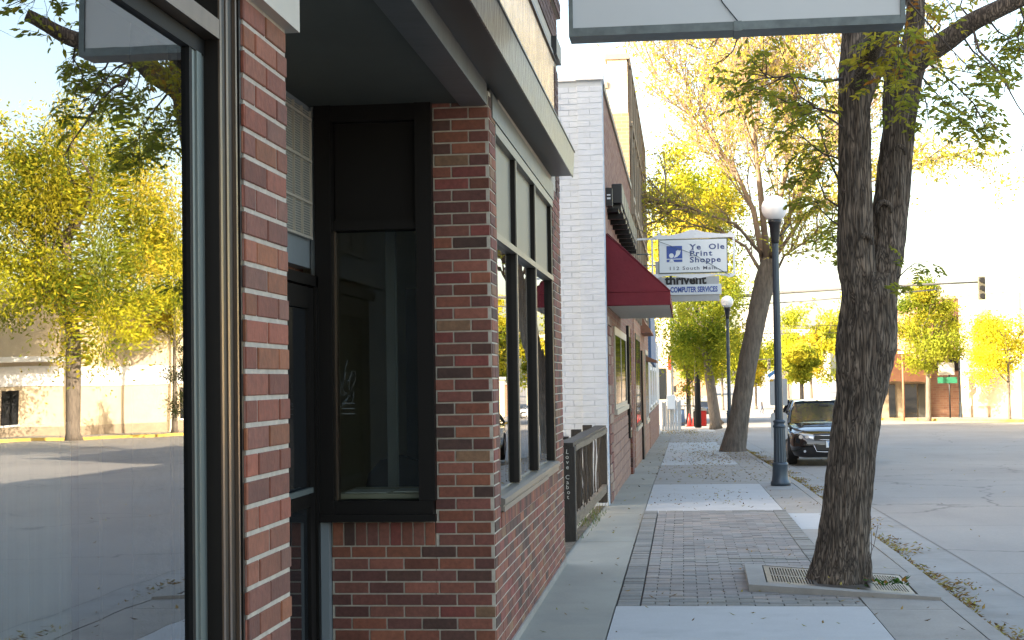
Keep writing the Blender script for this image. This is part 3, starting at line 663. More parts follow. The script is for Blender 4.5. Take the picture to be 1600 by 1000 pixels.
# ================================================================== WHITE LIGHTBOX SIGN (near, overhead)
sg=empty('lightbox_sign',(.34,8.75,3.63),'large blank white lightbox sign hanging over the sidewalk in front of the foreground tree','sign')
def slab(x0,x1,y0,y1,z0,z1): 
    m_=MB(); m_.box(x0,x1,y0,y1,z0,z1); return m_
sl=-.012
mb=MB(); mb.box(-.625,1.30,8.70,8.90,3.640,3.668); mb.box(-.625,-.600,8.70,8.90,3.668,4.8); mb.box(1.272,1.30,8.70,8.90,3.668,4.8); mb.box(-.625,1.30,8.7,8.9,4.8,4.83); mb.box(-.60,1.28,8.705,8.895,3.660,3.690); mb.box(.33,.375,8.69,8.905,3.632,3.690)
mb.build('sign_frame',M['sign_frame'],sg)
mb=MB(); mb.box(-.60,1.272,8.712,8.725,3.690,4.8); mb.box(-.60,1.272,8.875,8.888,3.690,4.8); mb.build('sign_face',M['sign_face'],sg)
mb=MB(); mb.tube([(.352,8.694,3.69),(.27,8.70,3.80),(.02,8.705,4.3)],.0035,5); mb.build('cable',M['black'],sg)
for z_ in (4.70,3.95):
    mb=MB(); mb.tube([(-1.1,8.8,z_),(-.62,8.8,z_)],.03,8); mb.build('wall_bracket',M['sign_frame'],sg)

# ================================================================== WOODEN RAIL WITH WOVEN TWIGS
rl=empty('rail_fence',(-1.15,17.5,0),'black wooden rail fence filled with woven twigs beside the white painted wall','fence')
def fx(Y): return -1.175+ (Y-15.3)*.024
mb=MB(); mb.cbox(fx(15.3)-.075,fx(15.3)+.065,15.28,15.42,-.02,.955,.006); mb.build('post',M['blackwood'],rl)
mb=MB(); mb.cbox(fx(19.7)-.06,fx(19.7)+.06,19.62,19.76,.03,.985,.006); mb.build('post',M['blackwood'],rl)
for yy,zt in ((16.3,1.02),(17.8,1.045),(19.3,1.05)):
    mb=MB(); mb.cbox(fx(yy)-.22,fx(yy)-.10,yy,yy+.12,-.02,zt,.006); mb.build('post',M['blackwood'],rl)
mb=MB()
def beam(mb,x0,x1,z0,z1,Ya,Yb,za=0,zb=0):
    for i in range(8):
        a=Ya+(Yb-Ya)*i/8;b=Ya+(Yb-Ya)*(i+1)/8; pa=za+(zb-za)*i/8+.006*sin(i*1.7); pb=za+(zb-za)*(i+1)/8+.006*sin((i+1)*1.7)
        A=fx(a);B=fx(b)
        vs=[(A+x0,a,z0+pa),(A+x1,a,z0+pa),(A+x1,a,z1+pa),(A+x0,a,z1+pa),(B+x0,b,z0+pb),(B+x1,b,z0+pb),(B+x1,b,z1+pb),(B+x0,b,z1+pb)]
        mb.add(vs,[(0,1,2,3),(7,6,5,4),(0,4,5,1),(1,5,6,2),(2,6,7,3),(3,7,4,0)])
beam(mb,-.10,.05,.955,.995,15.28,19.76,0,.03); mb.build('top_rail',M['blackwood'],rl)
mb=MB(); beam(mb,.052,.068,.905,.965,15.42,19.7,0,.03); mb.build('side_rail',M['oldwood'],rl); mb=MB(); beam(mb,.0,.055,.135,.235,15.42,19.7,0,.03); mb.build('side_rail',M['oldwood'],rl)
mb=MB()
for k in range(17):
    a=R.uniform(15.45,19.6); b=min(19.65,max(15.42,a+R.gauss(0,.45))); x=fx(a)+R.uniform(-.01,.035)
    pts=[]
    bo=R.uniform(-.12,.12)
    for t in range(6):
        q=t/5; pts.append((fx(a+(b-a)*q)+x-fx(a)+.012*sin(5*q+k),a+(b-a)*q+bo*sin(pi*q),.18+.78*q))
    mb.tube(pts,[R.uniform(.005,.009)]*6,5)
mb.build('woven_twigs',M['twigwood'],rl)
# chalk lettering on the first post
def text_mesh(txt,size,extrude=.0,bold=0.0,space=1.0,align='CENTER',shear=0):
    cu=bpy.data.curves.new('t','FONT'); cu.body=txt; cu.size=size; cu.extrude=extrude; cu.offset=bold; cu.space_character=space; cu.align_x=align; cu.shear=shear; cu.resolution_u=3
    ob=bpy.data.objects.new('t',cu); COL.objects.link(ob); dg=bpy.context.evaluated_depsgraph_get(); dg.update()
    me=bpy.data.meshes.new_from_object(ob.evaluated_get(dg)); bpy.data.objects.remove(ob); bpy.data.curves.remove(cu)
    return me
def text(txt,name,mt,parent,loc,size,bold=0,space=1,align='CENTER',sx=1,vertical=False,ex=.002,rotz=0,shear=0):
    me=text_mesh(txt,size,ex,bold,space,align,shear)
    rot=Matrix.Rotation(rotz,4,'Z')@Matrix.Rotation(pi/2,4,'X')
    if vertical: rot=rot@Matrix.Rotation(-pi/2,4,'Z')
    me.transform(Matrix.Translation(loc)@rot@Matrix.Diagonal((sx,1,1,1)))
    me.materials.clear(); me.materials.append(mt); me.name=name
    o=bpy.data.objects.new(name,me); COL.objects.link(o)
    if parent: o.parent=parent; o.matrix_parent_inverse=parent_world(parent).inverted()
    return o
mb_letters=[]
zc=.885
for chh in 'Love':
    mb_letters.append((chh,zc)); zc-=.052
zc-=.05
for chh in 'Cabot':
    mb_letters.append((chh,zc)); zc-=.050
t_=MB()
for chh,z in mb_letters:
    me=text_mesh(chh,.062,.0006,0)
    mt_=Matrix.Translation((fx(15.3)-.012+R.uniform(-.006,.006),15.277,z))@Matrix.Rotation(pi/2,4,'X')@Matrix.Rotation(R.uniform(-.15,.15),4,'Z')
    t_.add([mt_@v.co for v in me.vertices],[list(p.vertices) for p in me.polygons])
    bpy.data.meshes.remove(me)
t_.build('chalk_lettering',M['chalk'],rl)

# ================================================================== WHITE-SIDED BRICK BUILDING
CX=-1.02
bc=empty('brick_building',(CX,20,0),'low red brick building with a white painted side wall and a maroon awning','building')
mb=MB()
def pw(): 
    k=R.uniform(.94,1.04); return (k,k,k)
brick_rows(mb,(-1.34,20.05,-.2),(-1,0,0),(0,-1,0),6.5,-.2,5.62,pw,dep=.005,jit=.002,mor=.007,course=.0677*1.15,blen=.23)
brick_rows(mb,(-1.345,20.0,-.2),(1,0,0),(0,-1,0),.34,-.2,5.62,pw,dep=.004,jit=.0012,mor=.006,course=.0677*1.15,blen=.34)
mb.box(-7.9,-1.345,20.05,20.4,-.25,5.64,1); mb.box(-1.345,-1.012,20.0,20.4,-.25,5.64,1)
mb.build('painted_side_wall',[M['white_brick'],M['wbrick_gap']],bc)
mb=MB(); mb.box(-1.36,-.985,19.96,20.4,5.64,5.755); mb.box(-7.9,-1.36,20.02,20.4,5.64,5.68); mb.build('coping',M['white'],bc)
mb=MB()
mb.box(-7.9,CX,20.4,31.2,-.3,5.60)
mb.build('front_wall',M['mottled'],bc)
mb=MB(); 
def pal_q(): return R.choice([(.20,.12,.09),(.17,.06,.045),(.28,.20,.15)])
brick_rows(mb,(CX+.004,20.42,-.2),(0,1,0),(1,0,0),1.0,-.2,2.6,pal_q,course=.135,blen=.5,dep=.02,mor=.02)
mb.build('brick_pier',M['brick'],bc); mb=MB()
brick_rows(mb,(CX+.004,28.3,-.3),(0,1,0),(1,0,0),.9,-.3,2.6,pal_mix,course=.09,dep=.05)
mb.build('brick_pier',M['brick'],bc)
mb=MB(); mb.box(CX,CX+.03,20.35,31.2,5.56,5.66); mb.build('parapet_cap',M['sill'],bc)
def shopwin(parent,y0,y1,z0,z1,x=CX,n=2,fr='cream_bar',sill=True):
    mb=MB(); mb.box(x,x+.02,y0,y0+.1,z0,z1); mb.box(x,x+.02,y1-.1,y1,z0,z1); mb.box(x,x+.02,y0+.1,y1-.1,z1-.12,z1); mb.box(x,x+.02,y0+.1,y1-.1,z0,z0+.07)
    for i in range(1,n): 
        yy=y0+(y1-y0)*i/n; mb.box(x,x+.018,yy-.04,yy+.04,z0+.07,z1-.12)
    o=mb.build('window',M[fr],parent)
    mb=MB(); mb.box(x+.004,x+.012,y0+.1,y1-.1,z0+.07,z1-.12); mb.build('pane',M['glass_dark'],o)
    if sill:
        mb=MB(); mb.box(x,x+.045,y0-.1,y1+.1,z0-.08,z0); mb.build('sill',M['cream_bar'],o)
shopwin(bc,22.4,27.0,1.18,2.42)
mb=MB(); mb.box(CX,CX+.05,27.4,28.2,.55,2.6); o=mb.build('door',M['bronze'],bc); mb=MB(); mb.box(CX+.05,CX+.056,27.5,28.1,.7,2.4); mb.build('door_glass',M['glass_dark'],o)
# base course of big pink blocks
mb=MB()
def pal_b(): 
    k=R.uniform(.85,1.1); return (.27*k,.16*k,.12*k)
brick_rows(mb,(CX+.002,21.5,-.3),(0,1,0),(1,0,0),6.7,-.3,1.06,pal_b,course=.16,blen=.42,dep=.012,mor=.014)
mb.build('block_base',[M['brick']],bc)
# awning
ax,az0,az1,az2=-.155,2.64,2.82,3.63; ya,yb=20.62,25.2
mb=MB()
n=12
pts=[(CX+.004,az2),(ax,az1),(ax,az0)]
mb.quad((CX+.004,ya,az2),(ax,ya,az1),(ax,yb,az1),(CX+.004,yb,az2)); mb.quad((ax,ya,az1),(ax,ya,az0),(ax,yb,az0),(ax,yb,az1))
for yy in (ya,yb): mb.add([(CX+.004,yy,az2),(CX+.004,yy,az0+.0),(ax,yy,az0),(ax,yy,az1)],[(0,1,2,3)])
aw=mb.build('awning',M['awning'],bc)
mb=MB()
for i in range(23):
    y0_=ya+.04+i*.195; mb.box(CX+.01,ax-.01,y0_,y0_+.15,az0-.006,az0+.012)
mb.box(CX+.005,ax-.01,ya+.02,yb-.02,az0+.024,az0+.028); mb.build('slatted_underside',M['awn_under'],aw)
mb=MB()
for yy in (ya,ya+1.15,ya+2.3,ya+3.45,yb): mb.tube([(ax+.004,yy,az1+.004),(CX+.02,yy,az2+.004)],.007,4)
mb.tube([(ax+.003,ya-.004,az1),(CX,ya-.004,az1)],.0045,4); mb.tube([(ax,ya,az1),(CX,ya,az2)],.008,4); mb.tube([(ax,ya,az0),(ax,yb,az0)],.01,4); mb.tube([(ax,ya,az0),(CX,ya,az0)],.008,4); mb.build('awning_frame',M['awning'],aw)
# row of black sign boxes
bxs=empty('box_sign',(-.9,21.5,4.3),'row of dark boxed sign cabinets mounted high on the brick wall above the maroon awning','sign')
yy=21.2
mb=MB(); mb.box(CX,-.93,20.75,20.95,4.03,4.28); mb.build('lamp_box',M['black'],bxs)
for a_,b_ in ((4.17,4.19),(4.12,4.145)):
    mb=MB(); mb.box(-1.0,-.952,20.745,20.75,a_,b_); mb.build('light_panel',M['white'],bxs)
k=0
while yy<27.4:
    L_=R.uniform(.7,1.0); h=R.uniform(-.02,.03)
    mb=MB(); mb.cbox(-.955,-.81,yy,yy+L_-.06,4.09+h,4.37+h,.01); mb.box(-1.0,-.83,yy+.1,yy+L_-.2,4.03,4.09+h); mb.build('sign_cabinet',M['black'],bxs); yy+=L_; k+=1
mb=MB(); mb.box(CX,-.86,21.1,27.5,3.98,4.03); 
for i in range(9): mb.box(CX,-.80,21.3+i*.75,21.36+i*.75,3.90,3.98)
mb.build('mounting_frame',M['bronze'],bxs)

# ================================================================== TALL TAN BUILDING
bd=empty('stone_building',(CX,31.3,0),'tall tan stone building with a sunlit cream side wall rising above the low brick one','building')
mb=MB(); mb.box(-14,-1.45,31.25,44,-.4,7.70); mb.box(-1.449,CX-.02,31.25,44,-.4,8.3); mb.build('side_wall',M['stucco'],bd)
mb=MB(); mb.box(CX-.018,CX+.01,31.3,44,2.9,8.25); mb.build('front_wall',M['tan_brick'],bd)
mb=MB(); mb.box(-1.5,CX+.03,31.2,31.7,8.302,8.42); mb.box(-14,-1.452,31.2,44,7.702,7.84); mb.box(CX,CX+.05,31.3,44,8.18,8.30); mb.build('coping',M['tan'],bd)
mb=MB()
for k in range(3):                         # stepped stone shoulders against the low roof
    mb.box(-1.55+.22*k,CX+.02,30.55+.22*k,31.2,5.6,7.05-.45*k)
mb.build('stone_shoulder',M['tan_brick'],bd)
mb=MB()
for i in range(9): 
    yy=31.4+i*1.5; mb.box(CX+.01,CX+.06,yy,yy+.28,2.9,8.1)
mb.box(CX+.01,CX+.09,31.3,44,5.05,5.2); mb.box(CX+.01,CX+.07,31.3,44,6.9,7.0)
mb.build('pilaster',M['tan'],bd)
for i in range(4):
    for z in (3.3,5.5):
        shopwin(bd,32.0+i*3,33.0+i*3,z,z+1.3,CX+.01,1,'cream_bar')
mb=MB(); mb.box(CX-.017,CX+.015,31.3,44,-.5,2.9); mb.build('ground_floor_front',M['far_brick'],bd)
shopwin(bd,31.9,35.2,.6,2.6,CX+.012,3,'bronze'); shopwin(bd,40.2,43,.5,2.4,CX+.012,2,'cream_bar')
mb=MB(); mb.box(CX,CX+.06,36,37,-.3,2.3); mb.build('door',M['bronze'],bd)
mb=MB(); mb.prism([(CX,3.1),(CX+.10,3.06),(CX+.14,2.95),(CX+.24,2.84),(CX+.27,2.74),(CX,2.74)],36.5,39.8); mb.prism([(CX,2.25),(CX+.30,2.12),(CX+.30,2.06),(CX,2.10)],41,43.5); mb.build('door_hood',M['brown_roof'],bd)
# small sidings building with blue board
be=empty('siding_building',(CX,46,0),'small building with white siding below a blue board past the tan stone building','building')
mb=MB(); mb.box(-9,CX+.0,44.05,64,-.8,2.95)
for i in range(24): mb.box(-1.5,CX+.018,44.04,60,.62+i*.1,.69+i*.1)
mb.build('siding_wall',M['siding'],be)
mb=MB(); mb.box(CX,CX+.03,44.1,60,-.8,.60); mb.build('brick_base',M['mottled'],be)
mb=MB(); mb.prism([(44.1,2.2),(52,2.0),(52,3.0),(50,3.75),(44.1,3.75)],CX+.005,CX+.10,'x'); mb.build('blue_board',M['blue_board'],be)
for yy in (45.5,49.5,53.5): shopwin(be,yy,yy+2.2,.75,2.0,CX+.015,2,'white')
# tall unseen block added behind the row so its shadow covers the street
br=empty('shade_block',(-12,52,0),'unseen brown brick block added behind the street front to shade the road','building')
mb=MB(); mb.box(-22,-6,44.2,63,-1,10.1); mb.build('brick_wall',M['far_brick'],br)
mb=MB(); mb.box(-22.1,-5.9,44.1,63.1,10.1,10.3); mb.build('coping',M['tan'],br)
for i in range(5):
    mb=MB(); mb.box(-6,-5.95,46+i*3.3,47.6+i*3.3,4,6); mb.build('window',M['glass_dark'],br)

# grey board enclosure with a white cabinet
en=empty('board_fence',(-.6,70,g(70)),'short grey upright board fence at the end of the row of shops','fence')
gz=g(70)
for i in range(7):
    mb=MB(); mb.cbox(-1.02+i*.118,-1.02+i*.118+.10,70,70.04,gz-.05,gz+1.28+.1*R.random(),.008); mb.build('board',M['grey_metal'],en)
mb=MB(); mb.box(-.22,-.14,70,71.5,gz,gz+1.35); mb.build('end_board',M['grey_metal'],en)
ub=empty('utility_cabinet',(-.5,69.8,gz),'white utility cabinet on the grey board fence','cabinet')
mb=MB(); mb.cbox(-.78,-.40,69.75,69.97,gz+.95,gz+1.62,.02); mb.build('cabinet_box',M['white'],ub)
mb=MB(); mb.box(-.76,-.42,69.735,69.75,gz+.98,gz+1.59); mb.build('door',M['white_sign'],ub)

# ================================================================== HANGING SHOP SIGNS
ps=empty('hanging_sign',(.28,33,3.8),'white framed print shop sign hanging from a scrolled bracket','sign')
SY=33.0
mb=MB()
top=[(-.98,4.70),(-.62,4.70),(-.62,4.73),(-.50,4.76),(-.46,4.82),(-.42,4.76),(-.25,4.75),(.0,4.79),(.20,4.86),(.34,4.86),(.50,4.81),(.85,4.76),(1.02,4.76),(1.07,4.81),(1.12,4.76),(1.18,4.74),(1.18,4.68),(-.98,4.66)]
mb.prism(top,SY-.03,SY+.03); mb.build('top_rail',M['white'],ps)
mb=MB()
bot=[(-.66,3.90),(1.18,3.86),(1.18,3.83),(1.10,3.74),(1.02,3.72),(.96,3.78),(.80,3.82),(.55,3.76),(.36,3.71),(.30,3.76),(.24,3.71),(.0,3.76),(-.22,3.83),(-.42,3.80),(-.56,3.73),(-.60,3.73)]
bot=[(x,3.91-(3.90-z)*.6) for x,z in bot]
mb.prism(bot,SY-.03,SY+.03); mb.build('bottom_rail',M['white'],ps)
for x in (-.645,1.125):
    mb=MB(); mb.cbox(x,x+.045,SY-.025,SY+.025,3.86,4.68,.004); mb.build('side_post',M['white'],ps)
mb=MB(); mb.box(-.49,1.01,SY-.05,SY+.05,3.91,4.66); mb.build('sign_box',M['sign_frame'],ps)
mb=MB(); mb.box(-.47,.99,SY-.062,SY-.05,3.93,4.64); mb.build('sign_face',M['white_sign'],ps)
f=SY-.0625
mb=MB(); mb.box(-.31,.03,f-.006,f,4.16,4.51); lg=mb.build('logo',M['blue'],ps)
mb=MB(); mb.prism([(-.205+.052*cos(a*pi/9),4.300+.052*sin(a*pi/9)) for a in range(18)],f-.009,f-.006)
mb.box(-.31,.03,f-.009,f-.006,4.215,4.232); mb.prism([(-.26,4.165),(-.15,4.165),(-.165,4.20),(-.20,4.214),(-.245,4.20)],f-.009,f-.006)
mb.prism([(-.155,4.25),(-.08,4.27),(-.02,4.33),(.0,4.41),(-.025,4.42),(-.04,4.385),(-.05,4.425),(-.075,4.42),(-.08,4.375),(-.09,4.41),(-.105,4.40),(-.11,4.33),(-.15,4.265)],f-.009,f-.006)
mb.build('logo_figure',M['white_sign'],lg)
text('Ye  Ole','lettering',M['txt_blue'],ps,(.20,f-.003,4.425),.165,.0035,1.18,'LEFT',1.22)
text('Print','lettering',M['txt_blue'],ps,(.19,f-.003,4.285),.165,.0035,1.22,'LEFT',1.22)
text('Shoppe','lettering',M['txt_blue'],ps,(.19,f-.003,4.145),.165,.0035,1.14,'LEFT',1.22)
text('112 South Main','lettering',M['txt_grey'],ps,(.25,f-.003,3.985),.105,.001,1.2,'CENTER',1.30)
# small serifs under and over the capital stems
mb=MB()
for (x,z) in ((.235,4.425),(.205,4.285),(.205,4.395),(.268,4.285+.0),(.21,4.145)): mb.box(x-.02,x+.045,f-.004,f-.001,z-.004,z+.006)
mb.build('lettering_serif',M['txt_blue'],ps)
mb=MB(); mb.tube([(-1.0,SY-.2,4.95),(-.45,SY-.15,4.60),(.25,SY-.12,4.33),(1.05,SY-.08,3.84)],.006,4); mb.build('stay_wire',M['sign_frame'],ps)
mb=MB()
for z in (4.69,4.35): mb.tube([(-1.0,SY,z),(-.62,SY,z)],.014,5)
mb.build('wall_bracket',M['sign_frame'],ps)
cs=empty('hanging_sign',(.2,36,3.7),'grey sign with a computer services strip hanging just beneath the print shop sign','sign')
SY=36.4
mb=MB(); mb.box(-.62,.90,SY-.04,SY+.04,3.47,4.06); mb.box(-.62,-.46,SY-.04,SY+.04,4.06,4.45); mb.build('sign_panel',M['grey_metal'],cs)
mb=MB(); mb.box(-.36,.95,SY-.075,SY-.042,3.625,3.87); o=mb.build('sign_strip',M['white_sign'],cs)
text('COMPUTER SERVICES','lettering',M['blue'],o,(.295,SY-.078,3.69),.178,.006,1.0,'CENTER',.66)
text('thrivent','lettering',M['txt_black'],cs,(.10,SY-.045,3.885),.31,.012,1.0,'CENTER',.98)
mb=MB(); mb.tube([(-1.0,SY,4.35),(-.6,SY,4.35)],.016,5); mb.tube([(-1.0,SY,4.0),(-.6,SY,4.0)],.016,5); mb.build('wall_bracket',M['sign_frame'],cs)
#@@STREET
# ================================================================== STREET LAMPS
def lamp_parts(root, x, y, zb, zg):
    """zg = globe centre"""
    H_=zg-zb
    mb=MB(); mb.lathe([(.155,0),(.155,.05),(.135,.08),(.125,.16),(.118,.30),(.125,.32),(.125,.345),(.105,.36)],x,y,20,cz=zb); mb.build('base',M['lamp_metal'],root)
    mb=MB(); mb.lathe([(.098,.36),(.088,.90)],x,y,28,flute=.10,cz=zb); mb.build('fluted_shaft',M['lamp_metal'],root)
    mb=MB(); mb.lathe([(.09,.90),(.102,.91),(.102,.935),(.085,.95),(.085,.98),(.098,.99),(.098,1.01),(.066,1.03)],x,y,20,cz=zb); mb.build('collar',M['lamp_metal'],root)
    mb=MB(); mb.lathe([(.064,1.03),(.052,H_-.55)],x,y,24,flute=.06,cz=zb); mb.build('pole',M['lamp_metal'],root)
    mb=MB(); mb.lathe([(.052,H_-.56),(.064,H_-.54),(.066,H_-.50),(.078,H_-.42),(.085,H_-.28),(.105,H_-.24),(.108,H_-.20),(.10,H_-.185)],x,y,20,cz=zb); mb.build('neck',M['lamp_dark'],root)
    mb=MB(); mb.lathe([(.205*sin(a*pi/16+.001),-.205*cos(a*pi/16)) for a in range(2,17)],x,y,28,cz=zg); o=mb.build('globe',M['globe'],root)
LABL=['near globe street lamp on a dark blue fluted post beside the kerb','second globe street lamp half hidden behind the leaning tree','globe street lamp across the road in front of the pale building']
for k,(x,y,zg) in enumerate([(1.483,24.0,4.29),(1.483,50.0,4.11),(16.6,93.5,3.05)]):
    zb=g(y)+(.004 if k<2 else -.13)
    L_=empty('street_lamp',(x,y,zb),LABL[k],'street lamp','globe street lamps')
    lamp_parts(L_,x,y,zb,zg)
    if k==0:
        mb=MB(); mb.tube([(x+.05,y,3.83),(x+.12,y,3.88),(x+.24,y,4.03)],.012,5); mb.build('banner_hook',M['lamp_metal'],L_)
# sign post behind the near lamp
sp=empty('sign_post',(1.77,29,g(29)),'dark post carrying two blank grey sign backs behind the near lamp','sign post')
mb=MB(); mb.box(1.70,1.80,29.02,29.12,g(29)-.1,1.0); mb.box(1.74,1.79,29.02,29.07,1.0,1.75); mb.build('post',M['lamp_dark'],sp)
def rrect(x0,x1,z0,z1,r,n=4):
    P=[]
    for cx_,cz_,a0 in ((x1-r,z1-r,0),(x0+r,z1-r,pi/2),(x0+r,z0+r,pi),(x1-r,z0+r,1.5*pi)):
        for k in range(n+1): P.append((cx_+r*cos(a0+k*pi/2/n),cz_+r*sin(a0+k*pi/2/n)))
    return P
mb=MB(); mb.prism(rrect(1.625,1.955,1.08,1.585,.03),28.99,29.015); mb.build('sign_panel',M['grey_metal'],sp)
mb=MB(); mb.prism(rrect(1.635,1.945,.43,.945,.06),28.99,29.015); mb.build('sign_panel',M['grey_metal'],sp)
mb=MB(); mb.box(1.63,1.70,28.985,28.99,1.54,1.58); mb.build('sticker',M['yellow'],sp)
mb=MB(); mb.prism([(1.585,1.665),(1.62,1.60),(1.745,1.70),(1.72,1.755)],29.0,29.01); mb.build('small_tag',M['pale_blue'],sp)

# ================================================================== TRAFFIC SIGNALS
def signal_head(parent,x,y,z,h=1.05,facing=-1,mt='sig'):
    mb=MB(); mb.cbox(x-.17,x+.17,y-.12,y+.10,z-h/2,z+h/2,.03); o=mb.build('signal_head',M[mt],parent)
    mb=MB()
    for k in range(3):
        zc=z+h/2-.18-k*(h-.36)/2; yy=y-.12
        mb.tube([(x,yy,zc),(x,yy-.16,zc-.01)],.125,12)
    mb.build('visor',M['black'],o)
t1=empty('traffic_signal',(.68,74.5,g(74)),'tall dark pole with a long mast arm reaching right over the road','traffic signal')
mb=MB(); mb.tube([(.68,74.5,g(74)-.02),(.68,74.5,2),(.68,74.5,5.75)],[.16,.15,.12],14); mb.build('pole',M['lamp_dark'],t1)
mb=MB(); mb.tube([(.68,74.5,5.45),(5,74.5,5.72),(10,74.5,5.92),(14.3,74.5,6.02)],[.10,.08,.06,.045],8); mb.tube([(.68,74.5,5.05),(6,74.5,5.28),(12.3,74.5,5.70)],.035,6); mb.build('mast_arm',M['arm_grey'],t1)
signal_head(t1,14.35,74.4,5.72,1.12)
t2s=empty('traffic_signal',(9.6,168,g(168)),'distant traffic signal arm with two heads beyond the intersection','traffic signal')
mb=MB(); mb.tube([(7.0,168,g(168)),(7.0,168,3.9)],[.13,.10],8); mb.build('pole',M['grey_metal'],t2s)
mb=MB(); mb.tube([(7.0,168,3.45),(10,168,3.55),(13.7,168,3.7)],[.07,.06,.04],6); mb.build('mast_arm',M['lamp_dark'],t2s)
signal_head(t2s,9.4,167.8,2.95,1.1); signal_head(t2s,13.6,167.8,3.0,1.3,mt='white_sign')
wr=MB()
for zoff,yy in ((0,120),(.5,118)):
    pts=[(-4+i*3.2,yy,5.3+zoff-.35*sin(pi*i/11)) for i in range(12)]
    wr.tube(pts,.022,4)
tag(wr.build('overhead_wire',M['black']),'pair of dark overhead wires crossing high over the road','wire')
gs=empty('sign_post',(15.9,93,g(93)),'pole with a green street name sign across the road','sign post')
mb=MB(); mb.tube([(15.9,93,g(93)-.13),(15.9,93,2.1)],.05,6); mb.build('post',M['lamp_dark'],gs)
mb=MB(); mb.box(15.2,16.35,92.9,92.93,1.05,1.42); mb.build('name_panel',M['green_sign'],gs)
mb=MB(); mb.box(15.25,16.2,92.9,92.93,1.55,2.3); mb.build('sign_panel',M['grey_metal'],gs)
ns=empty('sign_post',(12.4,92,g(92)),'thin reddish pole beside the brown roofed shop across the road','sign post')
mb=MB(); mb.tube([(12.9,91,g(91)-.13),(12.9,91,2.9)],.07,6); mb.build('post',M['brown_roof'],ns); mb=MB(); mb.box(12.65,13.15,90.9,91.1,2.85,3.0); mb.build('lamp_head',M['white'],ns)

# ================================================================== BINS, CONES, RAILING
bn=empty('litter_bin',(.9,75.2,g(75)),'red and black litter bin with a grey domed lid beside the tree','bin')
zb=g(75)
mb=MB(); mb.cbox(.70,1.10,75.0,75.5,zb+.05,zb+.82,.04); mb.build('bin_body',M['red'],bn)
mb=MB(); mb.cbox(.44,.69,75.0,75.5,zb+.03,zb+.80,.04); mb.build('side_panel',M['black'],bn)
mb=MB(); mb.prism([(.42,zb+.82),(1.13,zb+.82),(1.12,zb+.90),(1.0,zb+.98),(.62,zb+.98),(.46,zb+.90)],74.96,75.54); mb.build('lid',M['grey_metal'],bn)
for k,(x,y) in enumerate([(.28,83.0),(.55,83.6)]):
    z=g(y)-.125
    c=empty('traffic_cone',(x,y,z),['left orange traffic cone beyond the dark signal pole','right orange traffic cone beyond the dark signal pole'][k],'cone','orange traffic cones')
    mb=MB(); mb.lathe([(.14,0.03),(.03,.70)],x,y,12,cz=z); mb.build('cone_body',M['red'],c)
    mb=MB(); mb.cbox(x-.19,x+.19,y-.19,y+.19,z,z+.035,.01); mb.build('base',M['red'],c)
ir=empty('iron_railing',(-.3,84,g(84)),'black iron railing across the side street behind the dark signal pole','railing')
z=g(84)-.13
mb=MB()
for i in range(15): mb.tube([(-1.1+i*.14,84,z),(-1.1+i*.14,84,z+1.15)],.014,4)
for q in (.15,1.1): mb.box(-1.1,.86,83.98,84.02,z+q,z+q+.05)
mb.build('rail_panel',M['black'],ir)
for x in (-1.1,.86):
    mb=MB(); mb.cbox(x-.05,x+.05,83.95,84.05,z,z+1.3,.01); mb.build('post',M['black'],ir)
bb=empty('barrel',(-.25,85,z),'blue barrel behind the black iron railing','barrel')
mb=MB(); mb.lathe([(.26,0),(.29,.3),(.29,.6),(.26,.88)],-.25,85,14,cz=z); mb.build('drum',M['blue_board'],bb)
mb=MB(); mb.lathe([(.27,.88),(.27,.92)],-.25,85,14,cz=z); mb.build('lid',M['black'],bb)

